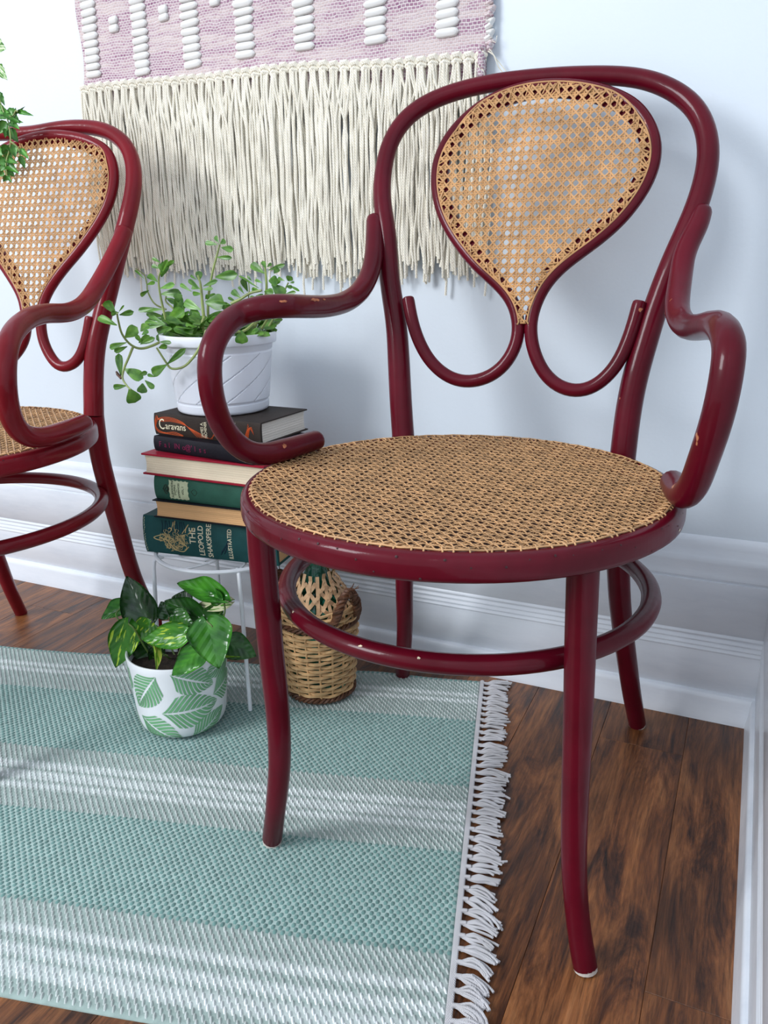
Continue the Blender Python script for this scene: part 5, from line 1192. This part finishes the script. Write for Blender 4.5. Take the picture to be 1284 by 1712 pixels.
def motif(th0, z0, ang, Ln, Wd, ns=10):
    """carved leaf: angle measured from +theta direction, lengths in metres on the pot face"""
    mb = MB(); ca, sa = math.cos(ang), math.sin(ang)
    hw = lambda s: Wd*.5*math.sin(PI*min(1, max(0, s))**.82)**.85
    for side in (-1, 1):
        for k in range(ns):
            s0 = .01+.92*k/ns; ds = .074
            vs = []; m = 7; ok = []
            for i in range(m+1):
                t = .07+.93*i/m; s_mid = s0+.27*t**1.1
                for e in (0, ds*(1-.22*t)):
                    s = min(.995, s_mid+e); y = side*t*hw(s)
                    u = s*Ln*ca-y*sa; w_ = s*Ln*sa+y*ca; zc = z0+w_
                    vs.append(wrap(th0+u/.074, zc, .0006 if .004 < zc < .128 else -.002))
            mb.add(vs, [(2*i, 2*i+1, 2*i+3, 2*i+2) if side < 0 else (2*i, 2*i+2, 2*i+3, 2*i+1) for i in range(m)])
    mb.build('leaf_motif', M['leaf_glaze'], poth, auto=None)
TC = math.atan2(-1.243-QY, .349-QX)   # the face that looks into the room
deg = math.radians
for (t1, z1, t2, z2, w_) in [(-26, .121, -64, .056, .055), (-12, .124, 40, .088, .050), (80, .124, 28, .106, .046), (38, .068, 84, .084, .050), (-28, .054, 46, .056, .060), (-62, .042, -2, -.004, .050), (6, -.002, 58, .038, .044),
                             (-112, .030, -66, .012, .04), (-70, .118, -104, .072, .045), (-140, .11, -118, .06, .05), (92, .050, 130, .010, .05), (100, .110, 140, .070, .05), (-150, .05, -110, .015, .045), (160, .11, 200, .07, .05), (165, .055, 205, .015, .05)]:
    t1 = TC+deg(t1); t2 = TC+deg(t2); du, dz = (t2-t1)*.074, z2-z1; motif(t1, z1, math.atan2(dz, du), math.hypot(du, dz), w_)
inv = Matrix.Translation(Vector((-QX, -QY, -QZ)))
def heart(x): return (1.02*(1-(1-x*3.0)**2)**.5 if x < .33 else 1.02*(1-((x-.33)/.67)**1.35)**.92) if 0 < x < 1 else (.10 if x <= 0 else 0)
PM = [M['poth'], M['poth'], M['poth_var'], M['poth_cream']]
for i, (b_, d, n_, ln, wd, fold, curl, kind) in enumerate(POTHOS_LEAVES):
    mat = {0: M['poth'], 1: M['poth_var'], 2: M['poth_lime'] if wd < .03 else M['poth_var'], 3: M['poth_cream']}[kind]
    if i in (0, 8, 9, 10, 12, 16, 17): mat = M['poth_dark']
    me = leaf_mesh('heart_leaf', mat, heart, fold, curl, n=16, nt=4, wave=.10)
    link('leaf', me, poth, mat=inv @ frame(b_, d, n_, ln*1.03, wd*1.14, ln))
for pts in POTHOS_STEMS:
    mb = MB(); q = [(pts[0][0]*.6+QX*.4, pts[0][1]*.5+QY*.5, QZ+.108)]+pts[1:]; tube(mb, crs(q, 6), .0014, 6); mb.build('stem', M['stem_dark'], poth, mat=inv)
mb = MB(); box(mb, -.010, .010, -.001, .001, .105, .165); o = mb.build('plant_tag', M['white_plastic'], poth, smooth=False); o.location = (-.022, .012, 0); o.rotation_euler = (0, 0, .4)

# ------------------------------------------------------------------ wicker demijohn
BX, BY, BZ = -0.268, -0.184, 0.0050
dj = thing('wicker_bottle', 'green glass bottle in a wicker basket with dark rope handles, behind the chair leg', 'bottle', (BX, BY, BZ))
def br_(z): return .0555+.0105*min(1, z/.14)
mb = MB(); lathe(mb, [(0, .004), (.050, .004), (.053, .02), (.059, .125), (.058, .145), (.050, .168), (.036, .190), (.024, .206), (.0175, .222), (.0150, .240), (.0140, .300), (.0175, .303), (.0175, .312), (.0140, .314), (.0115, .314), (.0115, .235)], 40); mb.build('glass_bottle', M['glass'], dj)
NSK = 18
mb = MB()
for k in range(NSK):
    a = 2*PI*k/NSK; tube(mb, [((br_(z)-.0006)*math.cos(a), (br_(z)-.0006)*math.sin(a), z) for z in (.004, .04, .08, .12, .145)], .0019, 5)
mb.build('wicker_stake', M['wicker'], dj, kind='stuff')
rows = 17
for j in range(rows):
    z = .014+.0071*j; mb = MB(); n = NSK*6; ph = PI*(j % 2); sl = .0010
    tube(mb, [((br_(z)+.0028*math.cos(NSK/2*2*PI*k/n+ph))*math.cos(2*PI*k/n), (br_(z)+.0028*math.cos(NSK/2*2*PI*k/n+ph))*math.sin(2*PI*k/n), z+sl*math.sin(NSK/2*2*PI*k/n+ph+1)+.0012*math.sin(2*PI*k/n*3+j)) for k in range(n)], lambda t: .0029, 6, closed=True, up=(0, 0, 1))
    mb.build('wicker_weaver', M['wicker'], dj)
def braid(name, z, rr0, rad, turns, strands=3):
    mb = MB(); n = 150
    for s in range(strands):
        ph = 2*PI*s/strands
        tube(mb, [((rr0+rad*math.cos(turns*2*PI*k/n+ph))*math.cos(2*PI*k/n), (rr0+rad*math.cos(turns*2*PI*k/n+ph))*math.sin(2*PI*k/n), z+rad*math.sin(turns*2*PI*k/n+ph)) for k in range(n)], rad*.72, 5, closed=True, up=(0, 0, 1))
    mb.build(name, M['brown_wicker'], dj)
braid('base_trim', .0062, .0565, .0034, 14)
braid('middle_trim', .1370, .0660, .0034, 14)
mb = MB()   # open plaited shoulder rising from the trim
for k in range(NSK):
    a = 2*PI*k/NSK; tube(mb, [((.0655)*math.cos(a), .0655*math.sin(a), .139), (.0665*math.cos(a), .0665*math.sin(a), .150), (.0655*math.cos(a), .0655*math.sin(a), .166)], .0018, 5)
mb.build('rim_stake', M['wicker'], dj, kind='stuff')
for j in range(4):
    z = .1435+.0068*j; mb = MB(); n = NSK*6; ph = PI*(j % 2)
    tube(mb, [((.0662+.0022*math.cos(NSK/2*2*PI*k/n+ph))*math.cos(2*PI*k/n), (.0662+.0022*math.cos(NSK/2*2*PI*k/n+ph))*math.sin(2*PI*k/n), z+.0015*math.sin(2*PI*k/n*3+j)) for k in range(n)], .0027, 6, closed=True, up=(0, 0, 1)); mb.build('wicker_weaver', M['wicker'], dj)
def shoulder(f):   # f 0 at the rim, 1 at the neck
    return (.0640-.0350*f**1.1, .148+.066*f)
def splint(pts, w_):
    mb = MB(); vs = []; fs = []
    P = [Vector(p) for p in pts]
    for i, p in enumerate(P):
        t = (P[min(i+1, len(P)-1)]-P[max(i-1, 0)]).normalized(); nn = Vector((p.x, p.y, .03)).normalized(); sd = t.cross(nn).normalized()
        vs += [p-sd*w_/2-nn*.0004, p+sd*w_/2-nn*.0004, p+sd*w_/2+nn*.0004, p-sd*w_/2+nn*.0004]
    for i in range(len(P)-1):
        o = i*4
        for k in range(4): l = (k+1) % 4; fs.append((o+k, o+l, o+4+l, o+4+k))
    fs += [(3, 2, 1, 0), tuple(len(vs)-4+k for k in range(4))]
    mb.add(vs, fs); mb.build('wood_splint', M['splint'], dj, smooth=False)
for k in range(18):
    a0 = 2*PI*k/18; pts = []; top = 1.0+rr.uniform(0, .15)
    for t in range(9):
        f = top*t/8; r_, z = shoulder(min(f, 1.0)); z += max(0, f-1)*.07; r_ += .0015*math.cos(t*PI+k*PI)+.0025; pts.append((r_*math.cos(a0+.05*f), r_*math.sin(a0+.05*f), z))
    splint(pts, .0058)
for s in (-1, 1):
    for k in range(14):
        a0 = 2*PI*k/14; pts = []
        for t in range(10):
            f = .02+.90*t/9; r_, z = shoulder(f); r_ += .0020+.0016*math.cos(t*PI+(0 if s > 0 else PI)); a = a0+s*1.25*f; pts.append((r_*math.cos(a), r_*math.sin(a), z))
        splint(pts, .0062)
def rope_handle(a):
    ca, sa = math.cos(a), math.sin(a); ta = Vector((-sa, ca, 0)); er = Vector((ca, sa, 0)); up3 = Vector((0, 0, 1))
    core = [er*.066-ta*.026+up3*.150, er*.072-ta*.022+up3*.168, er*.074-ta*.012+up3*.190, er*.075+up3*.199, er*.074+ta*.012+up3*.190, er*.072+ta*.022+up3*.168, er*.066+ta*.026+up3*.150]
    C = crs(core, 10); mb = MB()
    for s in range(3):
        pts = []
        for i, p in enumerate(C):
            ph = i*.62+s*2*PI/3; t = (C[min(i+1, len(C)-1)]-C[max(0, i-1)]).normalized(); b_ = t.cross(er).normalized(); pts.append(p+er*math.cos(ph)*.0050+b_*math.sin(ph)*.0050)
        for q in range(3):
            o = Vector((rr.uniform(-1, 1), rr.uniform(-1, 1), rr.uniform(-1, 1)))*.0014
            tube(mb, [p+o for p in pts], .0025, 5)
    for q in range(9):
        p = C[len(C)//2+rr.randint(-6, 6)]; d = (er*rr.uniform(.2, 1)+ta*rr.uniform(-1, 1)+up3*rr.uniform(-.1, 1)).normalized(); tube(mb, [p, p+d*.010, p+d*.018+up3*rr.uniform(-.004, .003)], .0008, 4)
    mb.build('rope_handle', M['brown_wicker'], dj)
rope_handle(deg(-18)); rope_handle(deg(162+14))

# ------------------------------------------------------------------ trailing vine at the left edge
vine = thing('trailing_vine', 'trailing leafy vine hanging down at the left edge in front of the cane back', 'plant', (-0.90, -0.09, 1.34))
inv = Matrix.Translation(-Vector(vine.location))
def ivyo(x): return (.15+.95*math.sin(PI*min(1, x*1.05)**.62)**1.1)*(1+.10*math.sin(x*26)) if 0 < x < 1 else (.08 if x <= 0 else 0)
im = [leaf_mesh('leaf', M['ivy'], ivyo, .25, c, n=14, nt=2) for c in (.12, -.05)]; imv = leaf_mesh('leaf', M['ivy_var'], ivyo, .2, .1, n=14, nt=2)
for i, (b_, d, n_, ln, wd, kind) in enumerate(IVY_LEAVES): link('leaf', imv if kind else im[i % 2], vine, mat=inv @ frame(b_, d, n_, ln, wd, ln))
for i, pts in enumerate(IVY_STEMS):
    if i == 0: pts = [[-.90, -.10, 1.315], [-.85, -.13, 1.335], [-.80, -.17, 1.30], [-.785, -.195, 1.22]]+pts
    mb = MB(); tube(mb, crs(pts, 5), .0013, 6); mb.build('stem', M['stem'], vine, mat=inv)
mb = MB(); lathe(mb, [(0, 0), (.045, 0), (.05, .004), (.064, .09), (.067, .098), (.061, .098), (.056, .08), (0, .078)], 36); mb.build('wall_pot', M['white_ceramic'], vine, mat=Matrix.Translation((0, .02, -.10)))
